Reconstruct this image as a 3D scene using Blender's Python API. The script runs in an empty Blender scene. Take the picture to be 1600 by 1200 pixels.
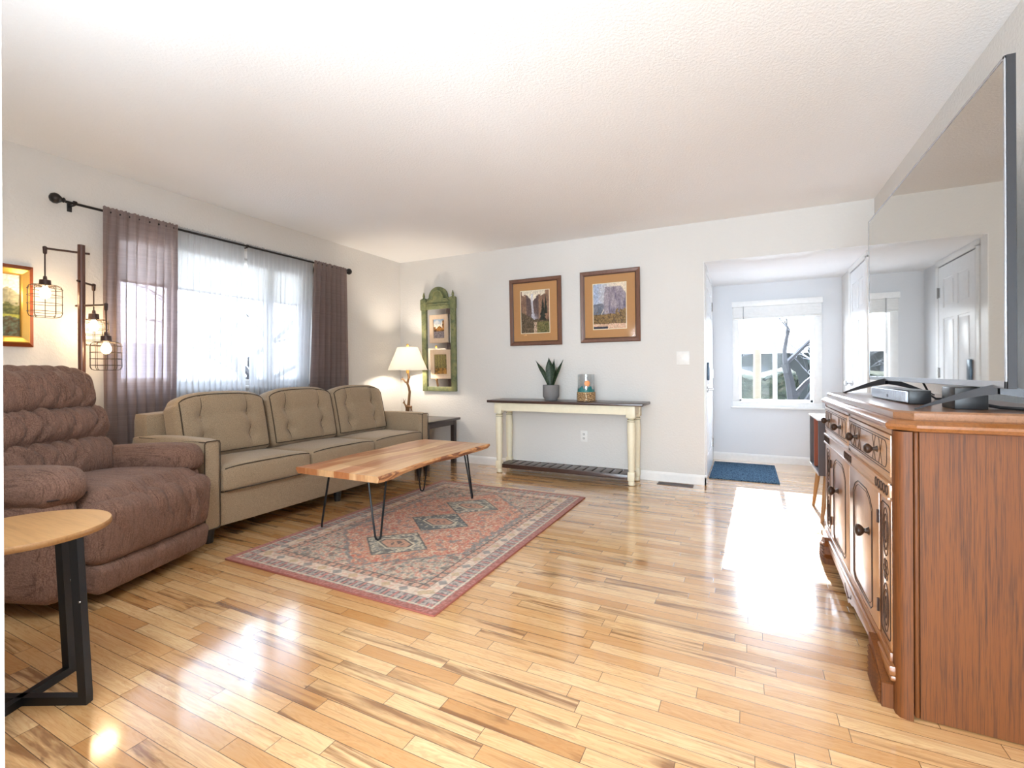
import bpy, bmesh, math, random
import numpy as np
from mathutils import Vector, Matrix, Euler
random.seed(7)
R = math.radians
S = bpy.context.scene
COL = S.collection

# ------------------------------------------------------------------ camera
HC = 1.0533                      # eye height
yaw, roll = R(26.403), R(-0.297)
fwd = Vector((-math.sin(yaw), math.cos(yaw), 0))
rgt = Vector((math.cos(yaw), math.sin(yaw), 0))
up = Vector((0, 0, 1))
cr, sr = math.cos(roll), abs(math.sin(roll))
Rc = rgt*cr - up*sr
Uc = rgt*sr + up*cr
cam = bpy.data.cameras.new('camera')
cam.sensor_fit = 'HORIZONTAL'; cam.sensor_width = 36
cam.lens = 36*737.7/1600
cam.shift_y = -(600-581.86)/1600
cam.clip_start = 0.02; cam.clip_end = 200
co = bpy.data.objects.new('camera', cam); COL.objects.link(co)
Bc = -fwd
co.matrix_world = Matrix(((Rc.x, Uc.x, Bc.x, 0), (Rc.y, Uc.y, Bc.y, 0), (Rc.z, Uc.z, Bc.z, HC), (0, 0, 0, 1)))
S.camera = co

# ------------------------------------------------------------------ render look
S.view_settings.view_transform = 'Standard'
S.view_settings.look = 'None'
S.view_settings.gamma = 1
S.view_settings.exposure = .54
S.cycles.use_denoising = True
S.cycles.max_bounces = 10
S.cycles.diffuse_bounces = 6
S.cycles.glossy_bounces = 4
S.cycles.transmission_bounces = 8
S.cycles.transparent_max_bounces = 12
S.cycles.caustics_reflective = False
S.cycles.caustics_refractive = False
S.cycles.sample_clamp_indirect = 6

# ------------------------------------------------------------------ world, sun, added fill lights, window portals
w = bpy.data.worlds.new('sky'); S.world = w; w.use_nodes = True
nt = w.node_tree; nt.nodes.clear()
tc = nt.nodes.new('ShaderNodeTexCoord'); sp = nt.nodes.new('ShaderNodeSeparateXYZ')
cr_ = nt.nodes.new('ShaderNodeValToRGB'); bg = nt.nodes.new('ShaderNodeBackground'); wo = nt.nodes.new('ShaderNodeOutputWorld')
nt.links.new(tc.outputs['Generated'], sp.inputs[0]); nt.links.new(sp.outputs['Z'], cr_.inputs[0])
cr_.color_ramp.elements[0].position = 0.0; cr_.color_ramp.elements[0].color = (.84, .92, 1, 1)
cr_.color_ramp.elements[1].position = 0.6; cr_.color_ramp.elements[1].color = (.66, .80, 1, 1)
nt.links.new(cr_.outputs[0], bg.inputs[0]); yy = nt.nodes.new('ShaderNodeMapRange'); nt.links.new(sp.outputs['Y'], yy.inputs[0])      # the sky is brighter on the sun's side
for i_, v_ in enumerate((0.0, 1.0, 0.0, 20.0)):
    yy.inputs[i_+1].default_value = v_
y2 = nt.nodes.new('ShaderNodeMapRange'); nt.links.new(sp.outputs['Y'], y2.inputs[0])
for i_, v_ in enumerate((-.7, 0.0, 2.4, 5.0)):
    y2.inputs[i_+1].default_value = v_
ya = nt.nodes.new('ShaderNodeMath'); ya.operation = 'ADD'
nt.links.new(yy.outputs[0], ya.inputs[0]); nt.links.new(y2.outputs[0], ya.inputs[1]); nt.links.new(ya.outputs[0], bg.inputs[1])
nt.links.new(bg.outputs[0], wo.inputs[0])


def lamp(name, kind, loc, direction, energy, color=(1, 1, 1), size=None, **kw):
    l = bpy.data.lights.new(name, kind); l.energy = energy; l.color = color
    if size:
        l.shape = 'RECTANGLE'; l.size, l.size_y = size
    for k, v in kw.items():
        setattr(l, k, v)
    o = bpy.data.objects.new(name, l); COL.objects.link(o); o.location = loc
    o.rotation_euler = Vector(direction).to_track_quat('-Z', 'Y').to_euler()
    return o


EL = R(26.3)
lamp('sun', 'SUN', (0, 8, 6), (-0.015, -math.cos(EL), -math.sin(EL)), 11.0, (1, .96, .90), angle=R(0.6))
# unseen area light added far behind the camera to brighten the room
lamp('rear_fill_light', 'AREA', (-1.5, -5.85, 1.35), (0, 1, 0.30), 90, (.72, .87, 1), (4.4, 2.0))
# unseen area lamp added high in the rear room as fill
lamp('rear_top_fill', 'AREA', (-1.5, -3.0, 2.40), (0.0, 0.1, -1), 40, (.84, .93, 1), (1.6, 1.6))
pl = lamp('near_fill_light', 'POINT', (-1.75, .55, 1.45), (0, 0, -1), 30, (.76, .89, 1)); pl.data.shadow_soft_size = .16  # unseen point fill added just outside the frame
# low area light added behind the camera, tilted up to lift the ceiling
lamp('low_fill_light', 'AREA', (.12, -1.7, 1.0), (-.45, .85, .28), 165, (.74, .88, 1), (1.5, 1.5))

# portals help sampling of the sky through the windows
for nm, loc, d, sz in (('portal_left', (-4.02, 2.53, 1.5), (1, 0, 0), (1.7, 1.2)), ('portal_entry', (.3, 6.33, 1.25), (0, -1, 0), (.85, 1.2))):
    p = lamp(nm, 'AREA', loc, d, 1, (1, 1, 1), sz); p.data.cycles.is_portal = True

# ------------------------------------------------------------------ node helpers
def lin(r, g=None, b=None):
    if g is None:
        r, g, b = r
    f = lambda c: (c/255/12.92) if c/255 <= .04045 else ((c/255+.055)/1.055)**2.4
    return (f(r), f(g), f(b))


class NT:
    def __init__(s, name):
        s.m = bpy.data.materials.new(name); s.m.use_nodes = True
        s.t = s.m.node_tree; s.t.nodes.clear()
        s.out = s.n('ShaderNodeOutputMaterial')

    def n(s, typ, **kw):
        x = s.t.nodes.new(typ)
        for k, v in kw.items():
            setattr(x, k, v)
        return x

    def put(s, sock, v):
        if v is None:
            return
        if isinstance(v, bpy.types.NodeSocket):
            s.t.links.new(v, sock)
        elif isinstance(v, (tuple, list)):
            if len(v) == 3 and sock.type == 'RGBA':
                v = tuple(v)+(1,)
            sock.default_value = v
        else:
            sock.default_value = v

    def math(s, op, a, b=None, c=None, clamp=False):
        x = s.n('ShaderNodeMath', operation=op, use_clamp=clamp)
        s.put(x.inputs[0], a); s.put(x.inputs[1], b); s.put(x.inputs[2], c)
        return x.outputs[0]

    def obj(s):
        return s.n('ShaderNodeTexCoord').outputs['Object']

    def geo(s):
        return s.n('ShaderNodeNewGeometry').outputs['Position']

    def mapping(s, v, scale=(1, 1, 1), loc=(0, 0, 0), rot=(0, 0, 0)):
        x = s.n('ShaderNodeMapping'); s.put(x.inputs[0], v)
        s.put(x.inputs['Location'], loc); s.put(x.inputs['Rotation'], rot); s.put(x.inputs['Scale'], scale)
        return x.outputs[0]

    def noise(s, v, scale=5, detail=3, rough=.5, dist=0, color=False):
        x = s.n('ShaderNodeTexNoise'); s.put(x.inputs['Vector'], v)
        s.put(x.inputs['Scale'], scale); s.put(x.inputs['Detail'], detail); s.put(x.inputs['Roughness'], rough); s.put(x.inputs['Distortion'], dist)
        return x.outputs['Color' if color else 'Fac']

    def ramp(s, f, stops, interp='LINEAR'):
        x = s.n('ShaderNodeValToRGB'); s.put(x.inputs[0], f)
        cr = x.color_ramp; cr.interpolation = interp
        while len(cr.elements) < len(stops):
            cr.elements.new(.5)
        for e, (p, c) in zip(cr.elements, stops):
            e.position = p; e.color = tuple(c)+(1,) if len(c) == 3 else c
        return x.outputs[0]

    def fr(s, f, a, b, c=0, d=1):
        x = s.n('ShaderNodeMapRange'); s.put(x.inputs[0], f)
        for i, v in enumerate((a, b, c, d)):
            s.put(x.inputs[i+1], v)
        return x.outputs[0]

    def mix(s, f, a, b, typ='MIX'):
        x = s.n('ShaderNodeMix', data_type='RGBA', blend_type=typ)
        s.put(x.inputs[0], f); s.put(x.inputs[6], a); s.put(x.inputs[7], b)
        return x.outputs[2]

    def sep(s, v):
        x = s.n('ShaderNodeSeparateXYZ'); s.put(x.inputs[0], v); return x.outputs

    def comb(s, a, b, c):
        x = s.n('ShaderNodeCombineXYZ'); s.put(x.inputs[0], a); s.put(x.inputs[1], b); s.put(x.inputs[2], c); return x.outputs[0]

    def bump(s, h, strength=.3, dist=.01, normal=None):
        x = s.n('ShaderNodeBump'); s.put(x.inputs['Height'], h); s.put(x.inputs['Strength'], strength); s.put(x.inputs['Distance'], dist)
        if normal is not None:
            s.put(x.inputs['Normal'], normal)
        return x.outputs[0]

    def bsdf(s, color, rough=.5, normal=None, metallic=0, spec=.5, ior=None, coat=0, coat_rough=.05, coat_ior=1.5, emis=None, emis_s=0, sheen=0, trans=0, sub=0):
        x = s.n('ShaderNodeBsdfPrincipled')
        s.put(x.inputs['Base Color'], color); s.put(x.inputs['Roughness'], rough); s.put(x.inputs['Normal'], normal)
        s.put(x.inputs['Metallic'], metallic); s.put(x.inputs['Specular IOR Level'], spec); s.put(x.inputs['IOR'], ior)
        s.put(x.inputs['Coat Weight'], coat); s.put(x.inputs['Coat Roughness'], coat_rough)
        if coat:
            s.put(x.inputs['Coat IOR'], coat_ior)
        s.put(x.inputs['Sheen Weight'], sheen); s.put(x.inputs['Transmission Weight'], trans)
        if emis is not None:
            s.put(x.inputs['Emission Color'], emis); s.put(x.inputs['Emission Strength'], emis_s)
        return x.outputs[0]

    def shade(s, sh):
        s.put(s.out.inputs[0], sh); return s.m

    def mixsh(s, f, a, b):
        x = s.n('ShaderNodeMixShader'); s.put(x.inputs[0], f); s.put(x.inputs[1], a); s.put(x.inputs[2], b); return x.outputs[0]


def plain(name, rgb, rough=.5, **kw):
    k = NT(name)
    v = k.obj()
    f = k.noise(v, 30, 3)
    c = lin(rgb)
    col = k.mix(f, tuple(x*.93 for x in c), tuple(min(1, x*1.06) for x in c))
    return k.shade(k.bsdf(col, rough, **kw))


# ------------------------------------------------------------------ materials
M = {}
k = NT('wall_paint'); g = k.geo()
h = k.noise(g, 55, 3, .55); h2 = k.noise(g, 190, 2, .5)
hh = k.math('ADD', k.fr(h, .42, .62), k.math('MULTIPLY', h2, .35))
M['wall'] = k.shade(k.bsdf(k.mix(k.noise(g, 1.3, 2), lin(214, 211, 206), lin(220, 217, 213)), .55, k.bump(hh, .22, .004), spec=.3))
k = NT('entry_paint'); g = k.geo()
M['wall_cool'] = k.shade(k.bsdf(k.mix(k.noise(g, 1.3, 2), lin(216, 218, 221), lin(222, 223, 226)), .5, k.bump(k.noise(g, 60, 3), .15, .003), spec=.3))
k = NT('ceiling_texture'); g = k.geo()
h = k.noise(g, 75, 4, .65)
M['ceiling'] = k.shade(k.bsdf(k.mix(k.noise(g, 2, 2), lin(240, 240, 240), lin(244, 244, 245)), .8, k.bump(k.fr(h, .4, .65), .3, .005), spec=.1))
M['white'] = plain('white_trim', (236, 236, 235), .3)
M['white_door'] = plain('white_door_paint', (235, 236, 238), .28)
M['white_plastic'] = plain('white_plastic', (232, 231, 228), .35)
M['black_metal'] = plain('black_metal', (26, 28, 32), .38, metallic=.3)
M['rod_metal'] = plain('rod_black_metal', (38, 35, 35), .35, metallic=.4)
M['chrome'] = plain('satin_nickel', (190, 190, 190), .25, metallic=1)
M['dark_plastic'] = plain('dark_plastic', (24, 24, 26), .4)
M['slot'] = plain('dark_slot', (40, 38, 36), .6)

# hardwood strip floor, boards along X
k = NT('hardwood_floor'); g = k.geo(); X, Y, Z = k.sep(g)
BW = .058
row = k.math('FLOOR', k.math('DIVIDE', Y, BW))
rn = k.n('ShaderNodeTexWhiteNoise', noise_dimensions='1D'); k.put(rn.inputs['W'], row)
rv = rn.outputs['Value']
L = k.fr(rv, 0, 1, .34, .72)
xo = k.math('ADD', X, k.math('MULTIPLY', rv, 7.13))
xs = k.math('DIVIDE', xo, L)
pid = k.math('FLOOR', xs)
wn = k.n('ShaderNodeTexWhiteNoise', noise_dimensions='2D'); k.put(wn.inputs['Vector'], k.comb(row, pid, 0))
id1 = wn.outputs['Value']; idc = k.sep(wn.outputs['Color'])
fy = k.math('FRACT', k.math('DIVIDE', Y, BW)); fx = k.math('FRACT', xs)
ey = k.math('MULTIPLY', k.math('MINIMUM', fy, k.math('SUBTRACT', 1, fy)), BW)
ex = k.math('MULTIPLY', k.math('MINIMUM', fx, k.math('SUBTRACT', 1, fx)), L)
edge = k.math('MINIMUM', ey, ex)
gap = k.fr(edge, .0004, .0013)
gv = k.comb(k.math('ADD', X, k.math('MULTIPLY', idc[0], 31)), k.math('ADD', Y, k.math('MULTIPLY', idc[1], 17)), k.math('MULTIPLY', id1, 9))
grain = k.noise(k.mapping(gv, (5, 95, 1)), 1, 4, .6, .6)
fig = k.noise(k.mapping(gv, (2.0, 16, 1)), 1, 4, .55, 2.2)
rings = k.math('SINE', k.math('MULTIPLY', fig, 42))
base = k.ramp(id1, [(0, lin(192, 142, 88)), (.25, lin(216, 172, 118)), (.55, lin(228, 188, 136)), (.8, lin(234, 200, 150)), (1, lin(206, 158, 104))])
c1 = k.mix(k.fr(grain, .3, .75, .0, .55), base, lin(186, 126, 70))
c2 = k.mix(k.fr(rings, .2, 1, 0, .22), c1, lin(160, 100, 52))
sel = k.fr(idc[2], .50, .66)                                  # only some boards carry dark heartwood
dk = k.fr(k.noise(k.mapping(gv, (1.1, 17, 1), (3, 1, 0)), 1, 4, .6, 1.2), .50, .62)
c3 = k.mix(k.math('MULTIPLY', k.math('MULTIPLY', sel, dk), .78), c2, lin(112, 68, 36))
kn = k.fr(k.noise(k.mapping(gv, (7, 30, 1), (8, 1, 4)), 1, 2, .5, .5), .72, .80)
c4 = k.mix(k.math('MULTIPLY', kn, .7), c3, lin(84, 48, 26))
c5 = k.mix(gap, lin(92, 58, 32), c4)
til = k.math('MULTIPLY', k.math('SUBTRACT', idc[1], .5), k.math('MULTIPLY', fy, .5))
hgt = k.math('ADD', k.math('ADD', k.math('MULTIPLY', gap, .7), til), k.math('MULTIPLY', k.noise(k.mapping(g, (3, 9, 1)), 1, 2), .9))
rg = k.fr(k.noise(k.mapping(g, (2, 6, 1)), 2, 4), .3, .7, .15, .27)
M['floor'] = k.shade(k.bsdf(c5, rg, k.bump(hgt, .35, .0016), spec=.5, coat=1.0, coat_rough=.10, coat_ior=1.75))


def wood(name, ca, cb, cc, axis='Z', rough=.35, fine=110, coarse=12, flecks=.5, coat=.2):
    k = NT(name); v = k.obj()
    sc = {'X': (1, fine/10, fine/10), 'Y': (fine/10, 1, fine/10), 'Z': (fine/10, fine/10, 1)}[axis]
    a = k.noise(k.mapping(v, tuple(s*(13 if s > 1 else 5) for s in sc)), 1, 5, .65, .4)
    b = k.noise(k.mapping(v, tuple(s*coarse/10 for s in sc)), 1.2, 3, .5, 1.0)
    c = k.mix(b, lin(ca), lin(cb))
    f = k.noise(k.mapping(v, tuple((s if s > 1 else .35)*28 for s in sc)), 1, 2, .5)
    c = k.mix(k.math('MULTIPLY', k.fr(a, .48, .72), flecks), c, lin(cc))
    c = k.mix(k.math('MULTIPLY', k.fr(f, .55, .7), flecks*.6), c, lin(cc))
    return k.shade(k.bsdf(c, rough, k.bump(a, .12, .002), coat=coat, coat_rough=.2))


M['sb_wood'] = wood('antique_oak', (96, 48, 7), (116, 63, 11), (46, 22, 4), 'Z', .6, 170, 7, .9, .0)
M['sb_mold'] = wood('antique_oak_molding', (120, 70, 32), (148, 94, 50), (78, 42, 18), 'Y', .30, 90, 8, .45, .5)
M['sb_woodY_glare'] = wood('antique_oak_long_glare', (168, 122, 86), (190, 146, 108), (122, 80, 50), 'Y', .30, 90, 8, .45, .6)  # oak made paler: glare on the front painted into the tone
M['sb_front_glare'] = wood('antique_oak_door_glare', (160, 108, 66), (186, 134, 90), (116, 70, 38), 'Z', .28, 90, 8, .45, .7)  # lighter copy of the oak, front glare put into its colour
M['sb_top'] = wood('antique_oak_top', (122, 84, 58), (148, 106, 78), (80, 50, 32), 'Y', .28, 90, 8, .4, .5)
M['sb_groove'] = plain('dark_carving', (48, 26, 14), .6)
M['sb_knob'] = plain('dark_turned_wood', (52, 34, 24), .35)
M['dark_wood'] = wood('espresso_wood', (58, 40, 34), (76, 52, 44), (34, 22, 18), 'X', .3, 80, 8, .4)
M['cream'] = plain('cream_paint', (232, 224, 198), .42)
M['cream_edge'] = plain('worn_cream_edge', (120, 108, 70), .6)
M['pic_wood'] = wood('walnut_frame', (96, 62, 48), (124, 84, 62), (66, 40, 30), 'Z', .4, 60, 6, .4)
M['pic_woodX'] = wood('walnut_frame_rail', (96, 62, 48), (124, 84, 62), (66, 40, 30), 'X', .4, 60, 6, .4)
M['pic_lip'] = plain('dark_frame_lip', (62, 36, 26), .4)
M['mat_tan'] = plain('tan_mat', (188, 138, 88), .8)
M['mat_white'] = plain('ivory_bevel', (238, 226, 196), .8)
M['pale_wood'] = wood('pale_wood_frame', (196, 172, 146), (212, 190, 166), (170, 142, 114), 'Z', .5, 60, 6, .3)
M['end_wood'] = wood('dark_brown_table', (50, 40, 38), (62, 50, 46), (34, 26, 24), 'X', .3, 60, 6, .3)
M['side_oak'] = wood('light_oak_top', (150, 108, 64), (170, 126, 78), (118, 80, 44), 'X', .4, 50, 7, .5)
M['lamp_wood'] = wood('brown_lamp_pole', (78, 48, 38), (96, 60, 44), (54, 32, 26), 'Z', .3, 60, 6, .3)
M['brown_metal'] = plain('brown_bronze_metal', (70, 52, 46), .4, metallic=.5)
M['wire'] = plain('dark_wire', (66, 54, 44), .4, metallic=.5)
M['gold'] = plain('gilt_wood', (206, 160, 78), .3, metallic=.55)
M['frame_brown'] = plain('red_brown_frame', (140, 66, 30), .35)
M['bronze'] = plain('antler_bronze', (126, 92, 58), .42, metallic=.35)
M['stand_out'] = plain('dark_grey_wood', (84, 76, 78), .4)
M['stand_top'] = plain('white_marble_top', (226, 226, 230), .25)
M['stand_in'] = plain('dark_interior', (36, 38, 48), .5)
M['stand_leg'] = wood('splayed_leg_wood', (150, 112, 72), (170, 132, 90), (120, 84, 50), 'Z', .4, 60, 6, .3)
M['concrete'] = plain('grey_concrete', (122, 120, 120), .8)
M['soil'] = plain('potting_soil', (50, 38, 30), .9)
M['teal'] = plain('teal_paint', (38, 112, 112), .4)
M['orange'] = plain('orange_paint', (236, 158, 96), .5)
M['tv_body'] = plain('charcoal_tv_metal', (52, 52, 55), .35, metallic=.4)
M['tv_bezel'] = plain('silver_bezel', (176, 178, 184), .25, metallic=.7)
k = NT('glossy_screen')
M['screen'] = k.shade(k.bsdf((.52, .49, .44), .02, metallic=1))
k = NT('mirror_glass')
M['mirror'] = k.shade(k.bsdf((.86, .87, .87), .01, metallic=1))
k = NT('window_glass')
tr = k.n('ShaderNodeBsdfTransparent'); gl = k.n('ShaderNodeBsdfGlossy'); gl.inputs['Roughness'].default_value = .01
fz = k.n('ShaderNodeFresnel'); fz.inputs[0].default_value = 1.35
M['pane'] = k.shade(k.mixsh(k.math('MULTIPLY', fz.outputs[0], .2), tr.outputs[0], gl.outputs[0]))
k = NT('picture_glass')
tr = k.n('ShaderNodeBsdfTransparent'); gl = k.n('ShaderNodeBsdfGlossy'); gl.inputs['Roughness'].default_value = .06; gl.inputs[0].default_value = (.5, .5, .5, 1)
fz = k.n('ShaderNodeFresnel'); fz.inputs[0].default_value = 1.3
M['pic_glass'] = k.shade(k.mixsh(k.math('MULTIPLY', fz.outputs[0], .5), tr.outputs[0], gl.outputs[0]))
k = NT('clear_glass_vessel')
tr = k.n('ShaderNodeBsdfTransparent'); tr.inputs[0].default_value = (.93, .95, .96, 1); gl = k.n('ShaderNodeBsdfGlossy'); gl.inputs['Roughness'].default_value = .03
fz = k.n('ShaderNodeLayerWeight'); fz.inputs[0].default_value = .25
M['vessel'] = k.shade(k.mixsh(k.math('ADD', k.math('MULTIPLY', fz.outputs['Facing'], .6), .06), tr.outputs[0], gl.outputs[0]))

# fabrics
def fabric(name, ca, cb, scale=420, bump=.35, sheen=.3, big=.0, cc=None, rough=.9):
    k = NT(name); v = k.obj()
    f = k.noise(v, scale, 2, .6)
    c = k.mix(k.fr(f, .35, .65), lin(ca), lin(cb))
    if cc is not None:
        c = k.mix(k.fr(k.noise(v, 9, 3, .6, .5), .35, .7, 0, big), c, lin(cc))
    return k.shade(k.bsdf(c, rough, k.bump(f, bump, .0015), sheen=sheen, spec=.15))


M['sofa'] = fabric('taupe_tweed', (134, 116, 94), (176, 156, 130), 330, .4, .2)
M['sofa_welt'] = fabric('dark_welt', (66, 56, 46), (84, 72, 60), 330, .2, .1)
k = NT('brown_chenille'); v = k.obj()
f1 = k.noise(k.mapping(v, (1, 1.6, 1)), 160, 3, .65); f2 = k.noise(k.mapping(v, (1, 2.5, .8)), 5, 4, .6, 1.2)
wr = k.noise(k.mapping(v, (3, 20, 5)), 2.0, 4, .6, 2.0)
st_ = k.noise(k.mapping(v, (3, 60, 5)), 3, 3, .6, .8)
c = k.mix(k.fr(f1, .3, .7), lin(82, 58, 48), lin(142, 110, 94))
c = k.mix(k.fr(f2, .3, .75, 0, .5), c, lin(140, 108, 94))
c = k.mix(k.fr(st_, .52, .68, 0, .55), c, lin(64, 44, 38))
M['recliner'] = k.shade(k.bsdf(c, .85, k.bump(k.math('ADD', k.math('MULTIPLY', f1, .25), wr), .6, .014), sheen=.08, spec=.1))
M['recl_seam'] = plain('brown_seam', (58, 40, 34), .9)

k = NT('sheer_voile'); v = k.geo()
tr = k.n('ShaderNodeBsdfTransparent'); tl = k.n('ShaderNodeBsdfTranslucent'); df = k.n('ShaderNodeBsdfDiffuse')
tr.inputs[0].default_value = (.36, .37, .39, 1); tl.inputs[0].default_value = (.46, .46, .47, 1); df.inputs[0].default_value = (.85, .85, .86, 1)
lw = k.n('ShaderNodeLayerWeight'); lw.inputs[0].default_value = .35
M['sheer'] = k.shade(k.mixsh(k.fr(lw.outputs['Facing'], 0, 1, .60, .995), tr.outputs[0], k.mixsh(.45, tl.outputs[0], df.outputs[0])))
k = NT('mauve_curtain'); v = k.geo()
tr = k.n('ShaderNodeBsdfTransparent'); tl = k.n('ShaderNodeBsdfTranslucent')
st = k.noise(k.mapping(v, (1, 1, 60)), 2, 2)
cc = k.mix(st, lin(140, 122, 118), lin(160, 142, 137))
k.put(tl.inputs[0], cc)
tr.inputs[0].default_value = (.33, .31, .34, 1)
lw = k.n('ShaderNodeLayerWeight'); lw.inputs[0].default_value = .4
pb = k.bsdf(cc, .85, k.bump(k.noise(v, 500, 2), .2, .001), sheen=.2, spec=.1)
M['curtain'] = k.shade(k.mixsh(k.fr(lw.outputs['Facing'], 0, .8, .80, 1.0), tr.outputs[0], k.mixsh(.4, pb, tl.outputs[0])))
k = NT('roller_blind_fabric')
tl = k.n('ShaderNodeBsdfTranslucent'); tl.inputs[0].default_value = (.95, .93, .88, 1); df = k.n('ShaderNodeBsdfDiffuse'); df.inputs[0].default_value = (.8, .79, .76, 1)
M['blind'] = k.shade(k.mixsh(.2, tl.outputs[0], df.outputs[0]))
k = NT('linen_shade')
tl = k.n('ShaderNodeBsdfTranslucent'); tl.inputs[0].default_value = (.95, .92, .87, 1); df = k.n('ShaderNodeBsdfDiffuse'); df.inputs[0].default_value = (.93, .91, .87, 1)
M['shade'] = k.shade(k.mixsh(.45, tl.outputs[0], df.outputs[0]))
k = NT('warm_bulb'); e = k.n('ShaderNodeEmission'); e.inputs[0].default_value = (1, .74, .42, 1); e.inputs[1].default_value = 22
M['bulb'] = k.shade(e.outputs[0])
k = NT('soft_white_bulb'); e = k.n('ShaderNodeEmission'); e.inputs[0].default_value = (1, .88, .7, 1); e.inputs[1].default_value = 8
M['bulb2'] = k.shade(e.outputs[0])
M['bulb_glass'] = M['vessel']

k = NT('green_distressed_paint'); v = k.obj()
f = k.noise(v, 9, 4, .6, .4); f2 = k.noise(v, 38, 3, .6)
c = k.mix(k.fr(f, .35, .65), lin(86, 98, 70), lin(136, 136, 92))
c = k.mix(k.fr(f2, .58, .68, 0, .7), c, lin(66, 76, 56))
M['green'] = k.shade(k.bsdf(c, .55, k.bump(f2, .4, .003)))

k = NT('navy_doormat'); v = k.obj()
f = k.noise(v, 110, 2, .6)
c = k.mix(k.fr(f, .42, .58), lin(26, 48, 70), lin(84, 110, 130))
M['doormat'] = k.shade(k.bsdf(c, .95, k.bump(f, .8, .006), spec=.1))
k = NT('woven_seagrass'); v = k.obj()
f = k.noise(k.mapping(v, (1, 1, 1.4)), 90, 2, .6)
M['woven'] = k.shade(k.bsdf(k.mix(k.fr(f, .38, .62), lin(104, 66, 36), lin(222, 186, 136)), .8, k.bump(f, .8, .004)))
k = NT('snake_plant_leaf'); v = k.obj()
f = k.noise(k.mapping(v, (1, 1, 1.8)), 42, 3, .6, 1)
M['leaf'] = k.shade(k.bsdf(k.mix(k.fr(f, .4, .65), lin(32, 52, 34), lin(74, 96, 62)), .4))
# acacia coffee table slab: glued strips along Y
k = NT('live_edge_acacia'); v = k.obj(); X, Y, Z = k.sep(v)
stp = k.math('FLOOR', k.math('DIVIDE', k.math('ADD', X, k.math('MULTIPLY', k.noise(k.mapping(v, (0, 1.6, 0)), 1, 2), .22)), .125))
sn = k.n('ShaderNodeTexWhiteNoise', noise_dimensions='1D'); k.put(sn.inputs['W'], stp)
gn = k.noise(k.mapping(k.comb(k.math('ADD', X, k.math('MULTIPLY', sn.outputs[0], 5)), Y, Z), (34, 1.6, 8)), 1, 4, .6, .9)
gb = k.noise(k.mapping(k.comb(k.math('ADD', X, k.math('MULTIPLY', sn.outputs[0], 3)), Y, 0), (9, 1.0, 1)), 1, 3, .5, 1.2)
bs = k.ramp(sn.outputs[0], [(0, lin(178, 112, 70)), (.4, lin(206, 144, 94)), (.7, lin(238, 202, 152)), (1, lin(190, 124, 80))])
c = k.mix(k.fr(gn, .4, .7, 0, .5), bs, lin(158, 92, 54))
c = k.mix(k.fr(gb, .55, .72, 0, .75), c, lin(240, 204, 156))
M['slab'] = k.shade(k.bsdf(c, .34, k.bump(gn, .1, .002), coat=.3, coat_rough=.2))
k = NT('bark_edge'); v = k.obj()
f = k.noise(k.mapping(v, (6, 2.5, 10)), 2.2, 3, .6, 1)
M['bark'] = k.shade(k.bsdf(k.ramp(f, [(.3, lin(226, 182, 132)), (.5, lin(206, 148, 98)), (.6, lin(140, 88, 58)), (.75, lin(108, 62, 40))]), .5, k.bump(f, .5, .006)))


def vcol_mat(name, rough=.7, bump_scale=None, coat=0, sheen=0):
    k = NT(name); a = k.n('ShaderNodeAttribute', attribute_name='Col')
    nrm = None
    if bump_scale:
        nrm = k.bump(k.noise(k.obj(), bump_scale, 2, .6), .5, .003)
    return k.shade(k.bsdf(a.outputs['Color'], rough, nrm, coat=coat, sheen=sheen, spec=.2))


M['rug'] = vcol_mat('woven_rug_pile', .95, 420, 0, .2)
M['print'] = vcol_mat('printed_picture', .35, None, .0)

# ------------------------------------------------------------------ geometry helpers
MW = {}
def newbm():
    return bmesh.new()


def _finish(me, smooth, angle=40):
    for p in me.polygons:
        p.use_smooth = smooth
    if smooth:
        try:
            me.set_sharp_from_angle(angle=R(angle))
        except Exception:
            pass


def obj(name, bm, m, parent=None, smooth=True, angle=40, local=False, mats=None):
    me = bpy.data.meshes.new(name)
    bmesh.ops.recalc_face_normals(bm, faces=bm.faces)
    bm.to_mesh(me); bm.free()
    if mats:
        for x in mats:
            me.materials.append(x)
    else:
        me.materials.append(m)
    _finish(me, smooth, angle)
    o = bpy.data.objects.new(name, me); COL.objects.link(o)
    if parent is not None:
        mw = MW[parent]
        if not local:
            me.transform(mw.inverted())
        o.parent = parent; MW[o] = mw.copy()
    else:                                     # top-level mesh: origin at the centre of its underside
        vs = np.array([v.co[:] for v in me.vertices])
        c = (vs.min(0)+vs.max(0))/2; c[2] = vs[:, 2].min()
        me.transform(Matrix.Translation(-Vector(c))); o.location = c
        MW[o] = Matrix.Translation(Vector(c))
    return o


def thing(name, label, cat, loc, rotz=0, group=None):
    o = bpy.data.objects.new(name, None); COL.objects.link(o); o.empty_display_size = .1
    o.location = loc; o.rotation_euler = (0, 0, rotz)
    o['label'] = label; o['category'] = cat
    if group:
        o['group'] = group
    MW[o] = Matrix.Translation(Vector(loc)) @ Matrix.Rotation(rotz, 4, 'Z')
    return o


def tag(o, label, cat, group=None):
    o['label'] = label; o['category'] = cat
    if group:
        o['group'] = group
    return o


def struct(name, bm, m, smooth=False):
    o = obj(name, bm, m, smooth=smooth); o['kind'] = 'structure'; return o


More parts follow.
